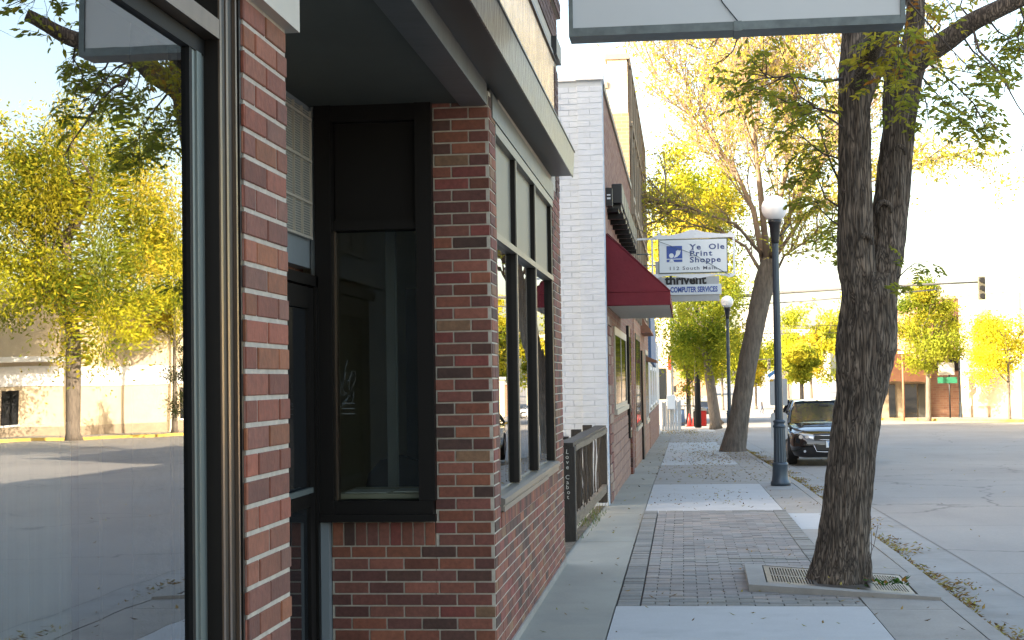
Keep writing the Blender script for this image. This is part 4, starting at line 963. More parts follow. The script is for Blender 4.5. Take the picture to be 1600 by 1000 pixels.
# ================================================================== CARS
def car(x, y, z, rz, label, paint, kind='sedan', group=None, detail=True):
    """front of the car at local y=0 looking to -Y"""
    root=empty('parked_car',(x,y,z),label,'car',group,rz)
    T=Matrix.Translation((x,y,z))@Matrix.Rotation(rz,4,'Z')
    def B(mb,name,mt,parent): mb.move(T); return mb.build(name,mt,parent)
    suv = kind=='suv'
    rz_=1.72 if suv else 1.47
    Ls=4.95
    st=[ # y, zbottom, zshoulder, halfwidth, zcentre, half width of the hood plan
      (0.00,.30,.56,.62,.60),(0.05,.22,.66,.76,.70),(0.16,.19,.72,.85,.765),(.40,.18,.77,.905,.83),(.85,.18,.83,.925,.905),(1.32,.19,.895,.93,.965),(1.7,.2,.93,.935,.985),
      (2.6,.2,.945,.935,.985),(3.6,.2,.955,.935,.99),(4.1,.2,.95,.93,1.0),(4.6,.22,.94,.90,.99),(4.88,.26,.90,.82,.93),(4.95,.34,.78,.72,.80)]
    mb=MB(); sec=[]
    for (yy,zb_,zs,hw,zc) in st:
        half=[(0,zb_),(hw*.70,zb_),(hw*.93,zb_+.05),(hw*.985,zb_+.16),(hw,(zb_+zs)/2),(hw*.99,zs-.13),(hw*.95,zs-.04),(hw*.87,zs+.005),(hw*.6,zc-.012),(hw*.3,zc),(0,zc+.003)]
        full=half+[(-a,b) for a,b in half[-2:0:-1]]
        sec.append([(a,yy,b) for a,b in full])
    n=len(sec[0]); vs=[p for s_ in sec for p in s_]; fs=[]
    for i in range(len(sec)-1):
        for k in range(n): fs.append((i*n+k,(i+1)*n+k,(i+1)*n+(k+1)%n,i*n+(k+1)%n))
    fs.append(tuple(range(n))); fs.append(tuple(range((len(sec)-1)*n,len(sec)*n))[::-1])
    mb.add(vs,fs,0,(1,1,1),True); body=B(mb,'body',M[paint],root)
    # greenhouse
    yb0,yt0,yt1,yb1=(1.22,1.95,4.4,4.85) if suv else (1.22,2.0,3.25,4.15)
    wb,wt=.865,.66
    def pane(c,name='window_glass',off=0):
        m2=MB(); m2.add(c,[(0,1,2,3)]); return B(m2,name,M['car_glass'] if detail else M['glass_dark'],root)
    zb_=.955
    A=[(-wb,yb0,zb_-.02),(wb,yb0,zb_-.02),(wt,yt0,rz_-.05),(-wt,yt0,rz_-.05)]
    # windshield as a curved sheet
    m2=MB(); nx=8; V=[]
    for j in range(4):
        for i in range(nx+1):
            u=i/nx*2-1; v=j/3
            hw=wb+(wt-wb)*v
            V.append((u*hw,yb0+(yt0-yb0)*v+.10*u*u-.06*(1-u*u)*(1-v*.5),zb_-.02+(rz_-.05-zb_+.02)*v+.018*sin(pi*v)))
    m2.add(V,[(j*(nx+1)+i,j*(nx+1)+i+1,(j+1)*(nx+1)+i+1,(j+1)*(nx+1)+i) for j in range(3) for i in range(nx)],0,(1,1,1),True); B(m2,'windshield',M['car_glass'] if detail else M['glass_dark'],root)
    pane([(wb,yb1,zb_+.02),(-wb,yb1,zb_+.02),(-wt,yt1,rz_-.05),(wt,yt1,rz_-.05)],'rear_window')
    for s_ in (-1,1):
        pane([(s_*(wb+.02),yb0+.35,zb_),(s_*(wb+.02),yb1-.3,zb_),(s_*(wt+.02),yt1-.05,rz_-.07),(s_*(wt+.02),yt0+.12,rz_-.07)],'side_window')
    m2=MB(); nx=8; V=[]
    for j in range(5):
        for i in range(nx+1):
            u=i/nx*2-1; v=j/4; V.append((u*(wt+.03),yt0-.04+(yt1-yt0+.08)*v+(.08*u*u if j==0 else 0),rz_-.055+.055*(1-u*u)+.02*sin(pi*v)))
    m2.add(V,[(j*(nx+1)+i,j*(nx+1)+i+1,(j+1)*(nx+1)+i+1,(j+1)*(nx+1)+i) for j in range(4) for i in range(nx)],0,(1,1,1),True); B(m2,'roof',M[paint],root)
    for s_ in (-1,1):
        m2=MB()
        m2.tube([(s_*(wb+.015),yb0+.02,zb_-.03),(s_*(wb-.06),(yb0+yt0)/2+.08,(zb_+rz_)/2+.0),(s_*(wt+.03),yt0+.05,rz_-.06)],.035,6)
        m2.tube([(s_*(wt+.03),yt0+.05,rz_-.06),(s_*(wt+.035),(yt0+yt1)/2,rz_-.045),(s_*(wt+.03),yt1,rz_-.06)],.032,6)
        m2.tube([(s_*(wt+.03),yt1,rz_-.06),(s_*(wb+.01),yb1,zb_)],.05,6)
        m2.tube([(s_*(wt+.02),(yt0+yt1)/2+.2,rz_-.07),(s_*(wb+.02),(yt0+yt1)/2+.2,zb_)],.03,6)
        B(m2,'pillar',M[paint],root)
    # wheels
    for s_ in (-1,1):
        for yy in (.95,3.85):
            m2=MB(); m2.lathe([(.20,-.105),(.30,-.105),(.325,-.085),(.328,0),(.325,.085),(.30,.105),(.20,.105)],0,0,24)
            m2.move(Matrix.Translation((s_*.83,yy,.328))@Matrix.Rotation(pi/2,4,'Y')); wh=B(m2,'wheel',M['tyre'],root)
            m2=MB(); m2.lathe([(.205,-.01),(.205,.01),(.17,.02),(.05,.03),(.02,.035)],0,0,16)
            m2.move(Matrix.Translation((s_*.93,yy,.328))@Matrix.Rotation(s_*pi/2,4,'Y')); B(m2,'rim',M['rim'],wh)
            m2=MB(); V=[(s_*.938,yy+.37*cos(a*pi/12),.33+.37*sin(a*pi/12)) for a in range(-1,14)]
            m2.tube(V,.018,4); B(m2,'wheel_arch',M['black'],root)
            m2=MB(); m2.prism([(yy+.36*cos(a*pi/12),.33+.36*sin(a*pi/12)) for a in range(-2,15)],s_*.70,s_*.939,'x'); B(m2,'wheel_well',M['black'],root)
    if not detail: 
        for s_ in (-1,1):
            m2=MB(); m2.cbox(s_*.66-.14,s_*.66+.14,.02,.2,.58,.70,.03); B(m2,'headlight',M['lens'],root)
        m2=MB(); m2.cbox(-.4,.4,-.01,.05,.42,.56,.02); B(m2,'grille',M['black'],root)
        return root
    for s_ in (-1,1):
        # headlight: swept lens
        m2=MB(); V=[]; nn=7
        for i in range(nn):
            u=i/(nn-1); xx=.42+.42*u; yf=.035+.05*u+.24*u*u*u-.028
            V+= [(s_*xx,yf,.585+.03*u),(s_*xx,yf+.0,.66+.02*u),(s_*(xx),yf+.05,.715+.045*u**.7-.02*(u>.9)),(s_*xx,yf+.16,.70+.04*u)]
        F_=[]
        for i in range(nn-1):
            for k in range(3):
                a=i*4+k; F_.append((a,a+1,a+5,a+4))
        m2.add(V,F_,0,(1,1,1),True); hl=B(m2,'headlight',M['lens'],root)
        m2=MB()
        for xx in (.56,.70): m2.tube([(s_*xx,.03+.1*(xx-.5),.66),(s_*xx,.02+.1*(xx-.5),.66)],.045,12)
        B(m2,'bulb',M['chrome'],hl)
        m2=MB(); m2.cbox(s_*1.0-.09,s_*1.0+.09,1.5,1.62,.93,1.06,.03); m2.box(s_*.93-.03,s_*.93+.03,1.53,1.58,.95,.98); B(m2,'wing_mirror',M[paint],root)
        m2=MB(); m2.tube([(s_*.62,-.0,.34),(s_*.62,.03,.34)],.03,12); B(m2,'fog_lamp',M['lens'],root)
    m2=MB(); m2.cbox(-.40,.40,-.030,.03,.60,.69,.012); gr=B(m2,'grille',M['black'],root)
    m2=MB()
    for zz_ in (.597,.690): m2.tube([(-.41,-.02,zz_),(-.2,-.038,zz_),(.2,-.038,zz_),(.41,-.02,zz_)],.009,5)
    for s_ in (-1,1): m2.tube([(s_*.41,-.02,.597),(s_*.425,-.018,.69)],.009,5)
    B(m2,'grille_trim',M['chrome'],gr)
    m2=MB(); m2.prism([(-.075,.632),(-.03,.632),(-.022,.618),(.022,.618),(.03,.632),(.075,.632),(.09,.658),(.03,.658),(.022,.672),(-.022,.672),(-.03,.658),(-.06,.658)],-.052,-.036); B(m2,'badge',M['chrome'],root)
    m2=MB(); m2.prism([(-.36,.36),(.36,.36),(.40,.48),(-.40,.48)],-.022,.05); lw=B(m2,'lower_intake',M['black'],root)
    m2=MB(); m2.tube([(-.43,-.02,.49),(-.36,-.035,.335),(-.2,-.045,.325),(.2,-.045,.325),(.36,-.035,.335),(.43,-.02,.49)],.010,5); B(m2,'intake_trim',M['chrome'],lw)
    m2=MB(); m2.cbox(-.155,.155,-.062,-.048,.42,.575,.004); pl=B(m2,'number_plate',M['white_sign'],root)
    m2=MB(); m2.box(-.14,.14,-.065,-.063,.545,.562); m2.box(-.10,-.02,-.065,-.063,.45,.53); B(m2,'plate_print',M['pale_blue'],pl)
    m2=MB(); m2.prism([(-.80,.55),(.80,.55),(.80,.545),(-.80,.545)],-.0,.02); 
    m2=MB(); m2.tube([(.55,yb0-.10,.985),(.15,yb0-.12,.99)],.012,4); m2.tube([(-.05,yb0-.10,.985),(-.5,yb0-.08,.985)],.012,4); B(m2,'wiper',M['black'],root)
    m2=MB(); m2.cbox(-.11,.11,1.78,1.80,1.30,1.36,.01); B(m2,'rear_view_mirror',M['black'],root)
    return root
car(3.30,34.4,g(34.4)-.13,radians(0.5),'black sedan parked at the kerb facing the camera, half hidden by the foreground trunk','paint')
car(9.6,131,g(131)-.13,0.0,'silver sedan standing behind the black sedan roof','silver_paint',detail=False)
car(11.0,270,g(270)-.13,0.05,'grey sport utility vehicle far up the road','silver_paint','suv',detail=False)
car(14.9,150,g(150)-.13,radians(70),'white sedan crosswise beyond the black sedan roof','white_paint',detail=False)
car(2.0,150,g(150)-.13,radians(0),'small dark sedan far off beside the thick tree trunk','paint',detail=False)

# ================================================================== PERSON
def person(x,y,z,label):
    bm_v=[];edges=[];rad=[]
    J={'pel':(0,0,.95),'sp':(0,.0,1.15),'ch':(0,0,1.36),'nk':(0,0,1.50),'hd':(0,-.02,1.64),'ht':(0,-.01,1.75),
       'hl':(.09,0,.90),'kl':(.11,-.14,.50),'al':(.11,-.06,.08),'tl':(.11,-.22,.04),
       'hr':(-.09,0,.90),'kr':(-.11,.06,.50),'ar':(-.11,.24,.12),'tr':(-.11,.12,.03),
       'sl':(.19,0,1.41),'el':(.25,.08,1.13),'wl':(.24,-.03,.90),'fl':(.24,-.06,.82),
       'sr':(-.19,0,1.41),'er':(-.25,-.06,1.13),'wr':(-.24,-.16,.92),'fr':(-.24,-.2,.84)}
    Rd={'pel':.15,'sp':.135,'ch':.16,'nk':.06,'hd':.10,'ht':.07,'hl':.095,'kl':.065,'al':.045,'tl':.04,'hr':.095,'kr':.065,'ar':.045,'tr':.04,'sl':.07,'el':.048,'wl':.035,'fl':.04,'sr':.07,'er':.048,'wr':.035,'fr':.04}
    E_=[('pel','sp'),('sp','ch'),('ch','nk'),('nk','hd'),('hd','ht'),('pel','hl'),('hl','kl'),('kl','al'),('al','tl'),('pel','hr'),('hr','kr'),('kr','ar'),('ar','tr'),('ch','sl'),('sl','el'),('el','wl'),('wl','fl'),('ch','sr'),('sr','er'),('er','wr'),('wr','fr')]
    ks=list(J); me=bpy.data.meshes.new('person'); me.from_pydata([J[k] for k in ks],[(ks.index(a),ks.index(b)) for a,b in E_],[])
    o=bpy.data.objects.new('person',me); COL.objects.link(o)
    md=o.modifiers.new('skin','SKIN'); 
    if not me.skin_vertices: bpy.context.view_layer.update()
    if me.skin_vertices:
        for i,k in enumerate(ks): me.skin_vertices[0].data[i].radius=(Rd[k],Rd[k]*.85); me.skin_vertices[0].data[i].use_root=(k=='pel')
    o.modifiers.new('sub','SUBSURF').levels=1; o.modifiers['sub'].render_levels=1
    dg=bpy.context.evaluated_depsgraph_get(); dg.update()
    me2=bpy.data.meshes.new_from_object(o.evaluated_get(dg)); bpy.data.objects.remove(o)
    for mm in ('dark_cloth','jeans','skin'): me2.materials.append(M[mm])
    for p in me2.polygons:
        zc=p.center.z; p.material_index = 2 if zc>1.53 or (zc<.88 and abs(p.center.x)>.2) else (1 if zc<.93 else 0); p.use_smooth=True
    o=bpy.data.objects.new('person',me2); COL.objects.link(o); o.location=(x,y,z); o.rotation_euler=(0,0,radians(75))
    return tag(o,label,'person')
try: person(9.55,188,g(188)-.13,'person in a dark jacket and jeans walking across the distant road')
except Exception as ex: print('PERSON FAIL',ex)

# ================================================================== FAR BUILDINGS
wb_=empty('pale_building',(-7,90,g(90)),'bright cream building across the side street on the left','building')
mb=MB(); mb.box(-20,-.72,88,112,-2,7.5); mb.build('wall',M['stucco'],wb_)
mb=MB(); mb.box(-20,-.62,87.9,112.1,7.5,7.8); mb.build('coping',M['tan'],wb_)
for i in range(3):
    mb=MB(); mb.box(-4.5+i*1.3,-3.6+i*1.3,87.95,88,.4,2.2); mb.build('window',M['glass_dark'],wb_)
mb=MB(); mb.box(-.88,-.70,87.85,88,2.1,2.9); mb.build('orange_panel',M['red'],wb_)
gb=empty('grey_building',(13,262,-3),'tall far grey clad building showing above the yellow trees','building')
mb=MB(); mb.box(10.6,15.6,260,280,-4,13.2); mb.build('wall',M['grey_block'],gb)
mb=MB(); mb.box(15.6,25,262,280,-4,9.6); mb.build('wing',M['stucco'],gb)
mb=MB(); mb.box(10.5,15.7,259.9,280.1,13.2,13.5); mb.build('roof_edge',M['grey_metal'],gb)
for i in range(3):
    mb=MB(); mb.box(17+i*2.4,18.4+i*2.4,261.9,262,6.6,8.2); mb.build('window',M['glass_dark'],gb)
mb_=empty('shop_building',(13,96,g(95)),'low shop with brown sloping roofs and a brick front across the road','building')
zg_=g(96)-.14
mb=MB(); mb.box(11.2,15.2,96,108,zg_,2.3); mb.build('wall',M['tan'],mb_)
mb=MB(); mb.prism([(11.0,1.25),(15.0,1.15),(15.2,2.0),(13.2,3.2),(12.4,3.1)],94.6,96.3); mb.build('sloping_roof',M['brown_roof'],mb_)
for (a,b,t) in ((11.6,12.1,'glass_dark'),(12.7,13.1,'glass_dark'),(13.6,14.4,'glass_dark')):
    mb=MB(); mb.box(a,b,95.9,96,zg_+.1,1.0); mb.build('window',M[t],mb_)
mb=MB(); mb.box(14.5,14.9,95.88,96,zg_,1.0); mb.build('door',M['interior_dark'],mb_)
bw_=empty('brick_building',(16,97,g(95)),'narrow red brown brick building behind the yellow tree across the road','building')
mb=MB(); mb.box(15.2,17.6,96.5,112,zg_,6.3); mb.build('wall',M['far_brick'],bw_)
mb=MB(); mb.box(15.1,17.7,96.4,112,6.3,6.5); mb.build('coping',M['stucco'],bw_)
for z in (1.8,4.0):
    for x in (15.6,16.5):
        mb=MB(); mb.box(x,x+.55,96.44,96.5,z,z+1.2); mb.build('window',M['glass_dark'],bw_)
# long beige building, front runs obliquely
lb=empty('long_building',(17,95,g(95)),'long pale beige masonry building with a white band across the road','building')
A0=Vector((16.9,95,0)); B0=Vector((38.5,57.7,0)); U_=(B0-A0).normalized(); N_=Vector((U_.y,-U_.x,0)); 
if N_.x>0: N_=-N_
LL=(B0-A0).length
def wall_box(u0,u1,n0,n1,z0,z1,name,mt,parent):
    T=Matrix((( U_.x,-N_.x,0,A0.x),(U_.y,-N_.y,0,A0.y),(0,0,1,0),(0,0,0,1)))
    mb=MB(); mb.box(u0,u1,n0,n1,z0,z1); mb.move(T); return mb.build(name,mt,parent)
wall_box(0,LL,0,14,-1.6,6.4,'wall',M['beige'],lb)
wall_box(-.1,LL+.1,-.12,14,6.4,6.75,'coping',M['white'],lb)
wall_box(0,LL,-.08,0,1.7,2.7,'white_band',M['white'],lb)
wall_box(0,LL,-.06,0,-1.6,-.35,'plinth',M['tan'],lb)
for i in range(13):
    u=8+i*2.7
    if i%4==3: 
        o=wall_box(u,u+1.1,-.05,0,-.2,1.5,'window',M['glass_dark'],lb); wall_box(u-.08,u+1.18,-.11,-.0,-.3,-.2,'sill',M['white'],o)
for i in range(6):
    u=5+i*6.3; wall_box(u,u+.5,-.25,0,-1.6,6.3,'pilaster',M['stucco'],lb)
wall_box(LL-18,LL-3,-1.6,-.0,2.9,3.15,'entrance_canopy',M['white'],lb)
# far pavement and kerb along it
T=Matrix((( U_.x,-N_.x,0,A0.x),(U_.y,-N_.y,0,A0.y),(0,0,1,0),(0,0,0,1)))
mb=MB()
for i in range(14):
    u0_=-8+i*4.0; u1_=u0_+3.98; 
    P_=[Vector((u0_,-4.2,0)),Vector((u1_,-4.2,0)),Vector((u1_,0,0)),Vector((u0_,0,0))]; Q=[T@p for p in P_]
    mb.add([(q.x,q.y,g(q.y)+.0) for q in Q]+[(q.x,q.y,g(q.y)-.2) for q in Q],[(0,1,2,3),(0,4,5,1)])
tag(mb.build('pavement',M['conc_warm']),kind='structure')
mb=MB()
for i in range(26):
    u0_=-8+i*2.0; u1_=u0_+1.99; Q=[T@Vector((a,b,0)) for a,b in ((u0_,-4.4),(u1_,-4.4),(u1_,-4.2),(u0_,-4.2))]
    mb.add([(q.x,q.y,g(q.y)+.01) for q in Q]+[(q.x,q.y,g(q.y)-.2) for q in Q],[(0,1,2,3),(0,4,5,1)])
tag(mb.build('kerb',[mat('yellow_kerb_paint',(.55,.38,.08),.8,var=(.8,.35,(1,1,1)))]),kind='structure')
# low far houses down the road
for i,(x0_,x1_,Y_,h,mt,lb_) in enumerate([(17,25,150,4.0,'beige','low beige building beyond the silver sedan'),(-6,5,330,6,'far_brick','low brown brick building far off at the left end of the road'),(22,32,210,4.5,'far_brick','distant brick building half hidden by yellow trees')]):
    z=g(Y_)-.2
    b=empty('distant_building',((x0_+x1_)/2,Y_,z),lb_,'building')
    mb=MB(); mb.box(x0_,x1_,Y_,Y_+12,z,z+h); mb.build('wall',M[mt],b)
    mb=MB(); mb.box(x0_-.2,x1_+.2,Y_-.2,Y_+12,z+h,z+h+.3); mb.build('roof',M['grey_metal'],b)
    for k in range(4):
        mb=MB(); xa=x0_+1+k*(x1_-x0_-1.5)/4; mb.box(xa,xa+1,Y_-.05,Y_,z+1,z+2.3); mb.build('window',M['glass_dark'],b)

# ================================================================== TREES
def leaf_quad(mb,p,s,col,rnd=R):
    a=Vector((rnd.gauss(0,1),rnd.gauss(0,1),rnd.gauss(0,1))).normalized(); b=a.cross(Vector((rnd.gauss(0,1),rnd.gauss(0,1),rnd.gauss(0,1)))).normalized()
    a*=s*rnd.uniform(.7,1.25); b*=s*.42
    mb.add([p-a*.5,p+b*.5+a*.05,p+a*.55,p-b*.5+a*.05],[(0,1,2,3)],0,col)
def compound(mb,p,d,L,col,size=.055):
    """a feathered ash-like leaf: paired leaflets along a drooping stalk"""
    d=Vector(d).normalized(); side=d.cross(Vector((0,0,1)))
    if side.length<.1: side=Vector((1,0,0))
    side.normalize(); nl=R.choice([3,3,4]); q=Vector(p)
    side=(side+Vector((R.uniform(-.3,.3),R.uniform(-.3,.3),R.uniform(-.6,.6)))).normalized()
    pts=[q.copy()]
    def leaflet(o,dr):
        dr=(dr+Vector((0,0,-.10))+Vector((R.uniform(-.25,.25),R.uniform(-.25,.25),R.uniform(-.25,.25)))).normalized(); nn=dr.cross(Vector((R.uniform(-1,1),R.uniform(-1,1),R.uniform(.2,1)))).normalized()
        l=size*R.uniform(.8,1.25); w_=l*.19; k=R.uniform(.8,1.2); c=tuple(x*k for x in col); fold=dr.cross(nn)*w_*.5
        mb.add([o,o+dr*l*.3+nn*w_-fold*.4,o+dr*l*.62+nn*w_*.85-fold*.4,o+dr*l,o+dr*l*.62-nn*w_*.85-fold*.4,o+dr*l*.3-nn*w_-fold*.4,o+dr*l*.5],[(0,1,6),(1,2,6),(2,3,6),(3,4,6),(4,5,6),(5,0,6)],0,c)
    for i in range(nl):
        d=(d+Vector((0,0,-.09))).normalized(); q=q+d*(L/nl); pts.append(q.copy())
        leaflet(q,d*.5+side); leaflet(q,d*.5-side)
    leaflet(q,d)
    return pts
def bark_tube(mb,pts,rads,n=64,sub=10,amp=.022,seed=0,fac=None):
    """finely divided trunk with ridged bark displaced into the surface"""
    P=[Vector(p) for p in pts]; ring=[]
    # catmull-rom
    def cr(i,t,A):
        a,b,c,d=A[max(i-1,0)],A[i],A[i+1],A[min(i+2,len(A)-1)]
        return .5*((2*b)+(c-a)*t+(2*a-5*b+4*c-d)*t*t+(3*b-a-3*c+d)*t*t*t)
    for i in range(len(P)-1):
        for s_ in range(sub): ring.append((cr(i,s_/sub,P),cr(i,s_/sub,rads)))
    ring.append((P[-1],rads[-1])); b0=len(mb.v); prev=None
    for i,(p,r_) in enumerate(ring):
        t=(ring[min(i+1,len(ring)-1)][0]-ring[max(i-1,0)][0]).normalized()
        a=t.cross(Vector((0,1,0.02))) if prev is None else prev-t*prev.dot(t); a.normalize(); prev=a; c=t.cross(a)
        for k in range(n):
            th=2*pi*k/n; dv=a*cos(th)+c*sin(th)
            s1=noise.noise(Vector((cos(th)*r_*24+seed,sin(th)*r_*24,p.z*2.6)))
            s2=noise.noise(Vector((cos(th)*r_*60,sin(th)*r_*60+seed,p.z*7)))
            rid=(1-abs(s1)*2.4); rr=r_*(1+.05*noise.noise(Vector((cos(th)*1.2+seed,sin(th)*1.2,p.z*1.3))))+amp*(rid-.55)+amp*.4*s2
            if fac: rr*=fac(th,p.z)
            mb.v.append(tuple(p+dv*rr))
    for i in range(len(ring)-1):
        for k in range(n):
            k2=(k+1)%n; mb.f.append([b0+i*n+k,b0+i*n+k2,b0+(i+1)*n+k2,b0+(i+1)*n+k]); mb.mi.append(0); mb.c.append((1,1,1)); mb.sm.append(True)
    return ring
# ---- foreground ash tree, two stems from one trunk
ft=empty('ash_tree',(1.19,12.25,0),'thick foreground street tree splitting into two stems, growing from the iron grate','tree')
def A3(*q): return [tuple(at(a,b,c)) for a,b,c in q]
sx_=.00522
mb=MB()
trunk=A3((1311,925,12.2),(1312,900,12.2),(1316,860,12.2),(1322,800,12.2),(1333,700,12.2),(1344,620,12.2),(1350,560,12.2),(1353,530,12.2),(1356,480,12.2),(1358,430,12.22))
rads=[.262,.232,.205,.186,.180,.190,.222,.232,.216,.200]
def flare(th,z): return 1+ (.16*max(0,.35-z)/.35)*abs(sin(th*2.5+.6))
bark_tube(mb,trunk,rads,n=110,sub=16,amp=.020,seed=3,fac=flare)
stemL=A3((1350,520,12.18),(1342,450,12.15),(1337,400,12.12),(1336,300,12.1),(1335,200,12.1),(1334,120,12.1),(1336,40,12.15),(1330,-60,12.3))
bark_tube(mb,stemL,[.14,.145,.142,.130,.122,.115,.10,.09],n=80,sub=16,amp=.016,seed=9)
stemR=A3((1362,520,12.25),(1376,440,12.25),(1386,370,12.3),(1396,280,12.3),(1404,200,12.3),(1412,120,12.3),(1424,85,12.28))
bark_tube(mb,stemR,[.15,.148,.142,.135,.130,.150,.14],n=80,sub=16,amp=.016,seed=21)
for (px,py,Y_,rr) in ((1381,330,12.17,.058),(1405,240,12.19,.045),(1352,380,12.0,.05)):     # old pruning scars
    c=at(px,py,Y_); vs=[]
    for i in range(9):
        a=i/8*pi*1.15-.25; vs.append((c.x+rr*cos(a),c.y-.012,c.z+rr*1.25*sin(a)))
    mb.tube(vs,[.012,.018,.02,.022,.022,.022,.02,.016,.01],7)
ftr=mb.build('trunk',M['bark'],ft)
mb=MB()
def limb(mb,q,r_,n=12,sub=5,amp=.006,seed=1): 
    pts=A3(*q) if len(q[0])==3 and abs(q[0][0])>20 else q
    bark_tube(mb,pts,r_,n=max(n,20),sub=sub,amp=amp,seed=seed); return [Vector(p) for p in pts]
L1=limb(mb,[(1415,110,12.28),(1440,88,12.2),(1480,62,12.1),(1520,34,12.0),(1560,14,11.9),(1610,-10,11.8),(1680,-50,11.6)],[.13,.095,.085,.078,.072,.065,.05],seed=4)
L2=limb(mb,[(1345,160,12.1),(1362,118,12.15),(1382,88,12.2),(1392,50,12.3),(1402,0,12.4),(1410,-70,12.5)],[.08,.08,.078,.075,.07,.06],seed=5)
L3=limb(mb,[(1412,110,12.3),(1425,70,12.25),(1430,20,12.2),(1432,-60,12.2)],[.11,.085,.075,.06],seed=6)
L4=limb(mb,[(1.42,12.1,3.9),(1.45,11.3,4.1),(1.55,10.2,4.25),(1.62,9.2,4.32),(1.55,8.2,4.42),(1.35,7.2,4.45),(1.1,6.2,4.5),(.9,5.2,4.7),(.5,4.0,5.2),(.1,2.6,6.0)],[.08,.075,.07,.065,.058,.05,.045,.038,.03,.02],seed=7)
mb.build('limb',M['bark'],ft)
tw=MB(); lf=MB()
GREEN=[(.21,.25,.04),(.29,.31,.045),(.37,.36,.05)]; YEL=[(.46,.38,.045),(.38,.34,.04)]; ORG=[(.42,.24,.04),(.38,.17,.035),(.34,.27,.04)]
def twig_path(q,r_=.012,nl=10,cols=GREEN,spread=.10,size=.062,L=.17,subs=5):
    P=A3(*q) if abs(q[0][0])>20 else q; P=[Vector(p) for p in P]
    tw.tube(P,[r_*(1-.7*i/(len(P)-1)) for i in range(len(P))],5)
    def pt(t):
        t*=len(P)-1; i=min(int(t),len(P)-2); return P[i].lerp(P[i+1],t-i),(P[i+1]-P[i]).normalized()
    for k in range(subs):
        t=R.uniform(.25,1); p,d=pt(t); dd=(d+Vector((R.gauss(0,.7),R.gauss(0,.9),R.gauss(-.15,.5)))).normalized(); ln=spread*R.uniform(.8,2.6)
        q_=[p]; 
        for s_ in range(3): dd=(dd+Vector((R.gauss(0,.2),R.gauss(0,.2),-.08))).normalized(); q_.append(q_[-1]+dd*ln/3)
        tw.tube(q_,[r_*.35,r_*.3,r_*.22,r_*.15],4)
        for j in range(max(1,nl//subs)):
            w_=R.choice(q_[1:]); c=R.choice(cols); pp=compound(lf,w_,(dd.x+R.gauss(0,.8),dd.y+R.gauss(0,.8),R.gauss(-.2,.5)),L*R.uniform(.7,1.2),c,size); tw.tube(pp,.0018,3,cap=False)
G2=GREEN+YEL
# left hanging sprays
twig_path([(1330,120,12.1),(1290,128,11.9),(1240,118,11.7),(1200,122,11.6),(1172,92,11.5)],.014,34,G2,.16,subs=10)
twig_path([(1325,180,12.1),(1280,170,12.0),(1230,160,11.9),(1180,135,11.8)],.013,44,GREEN,.15,subs=12)
twig_path([(1318,200,12.0),(1290,180,11.8),(1250,150,11.7),(1215,70,11.7)],.010,20,G2,.14,subs=7)
twig_path([(1320,300,12.0),(1300,260,12.3),(1280,200,12.5),(1262,170,12.6)],.012,34,G2,.16,subs=10)
twig_path([(1322,330,12.1),(1290,310,12.3),(1278,280,12.4),(1268,250,12.5)],.010,34,[(.27,.27,.045),(.36,.33,.05),(.22,.23,.04)],.15,subs=10)
twig_path([(1322,360,12.1),(1300,345,12.5),(1285,330,12.6),(1272,310,12.6)],.009,26,[(.27,.27,.045),(.36,.33,.05),(.22,.23,.04)],.14,subs=8)
twig_path([(1322,400,12.1),(1308,385,12.5),(1295,350,12.6)],.007,14,YEL+GREEN,.12,subs=6)
twig_path([(1318,250,12.1),(1285,240,12.2),(1255,215,12.3),(1240,200,12.3)],.009,26,G2,.14,subs=9)
# orange sprays over the fork
for q in ([(1345,110,11.9),(1352,60,11.6),(1348,100,11.4),(1345,115,11.3)],[(1440,70,11.9),(1425,40,11.6),(1410,70,11.4),(1400,100,11.3)],[(1470,40,11.9),(1450,20,11.7),(1440,50,11.5)],[(1380,40,12.2),(1370,20,11.8),(1380,60,11.5),(1395,100,11.4)],[(1405,10,12.2),(1435,-10,11.8),(1450,10,11.6),(1430,30,11.5)]):
    twig_path(q,.008,22,ORG+YEL+YEL+GREEN,.13,subs=8)
twig_path([(1412,130,12.2),(1420,120,11.9),(1412,150,11.7),(1404,160,11.6)],.006,16,GREEN,.10,subs=6)
# right side
twig_path([(1440,90,12.2),(1465,110,12.4),(1490,130,12.5),(1520,160,12.5),(1535,185,12.5)],.012,46,GREEN,.17,subs=14)
twig_path([(1430,110,12.2),(1450,130,12.5),(1475,160,12.6),(1500,190,12.6)],.010,34,GREEN,.15,subs=11)
twig_path([(1500,50,12.1),(1520,80,12.3),(1545,100,12.4),(1580,60,12.4)],.010,34,GREEN,.18,subs=11)
twig_path([(1540,24,12.0),(1560,50,12.2),(1580,60,12.3),(1610,40,12.4)],.010,30,GREEN,.18,subs=10)
twig_path([(1590,0,11.9),(1600,30,12.0),(1590,60,12.1),(1600,80,12.1)],.009,24,GREEN,.15,subs=8)
twig_path([(1520,34,12.0),(1500,10,12.2),(1510,-20,12.2),(1560,-30,12.2)],.010,34,G2,.18,subs=10)
twig_path([(1425,140,12.3),(1445,150,12.2),(1450,180,12.1),(1460,170,12.0)],.008,18,GREEN,.12,subs=7)
twig_path([(1398,440,12.2),(1412,425,12.1),(1428,412,12.0),(1452,408,12.0)],.006,12,GREEN,.08,size=.05,L=.12,subs=5)
twig_path([(1400,450,12.2),(1408,446,12.0),(1420,450,11.9)],.004,6,GREEN,.06,size=.05,L=.1,subs=3)
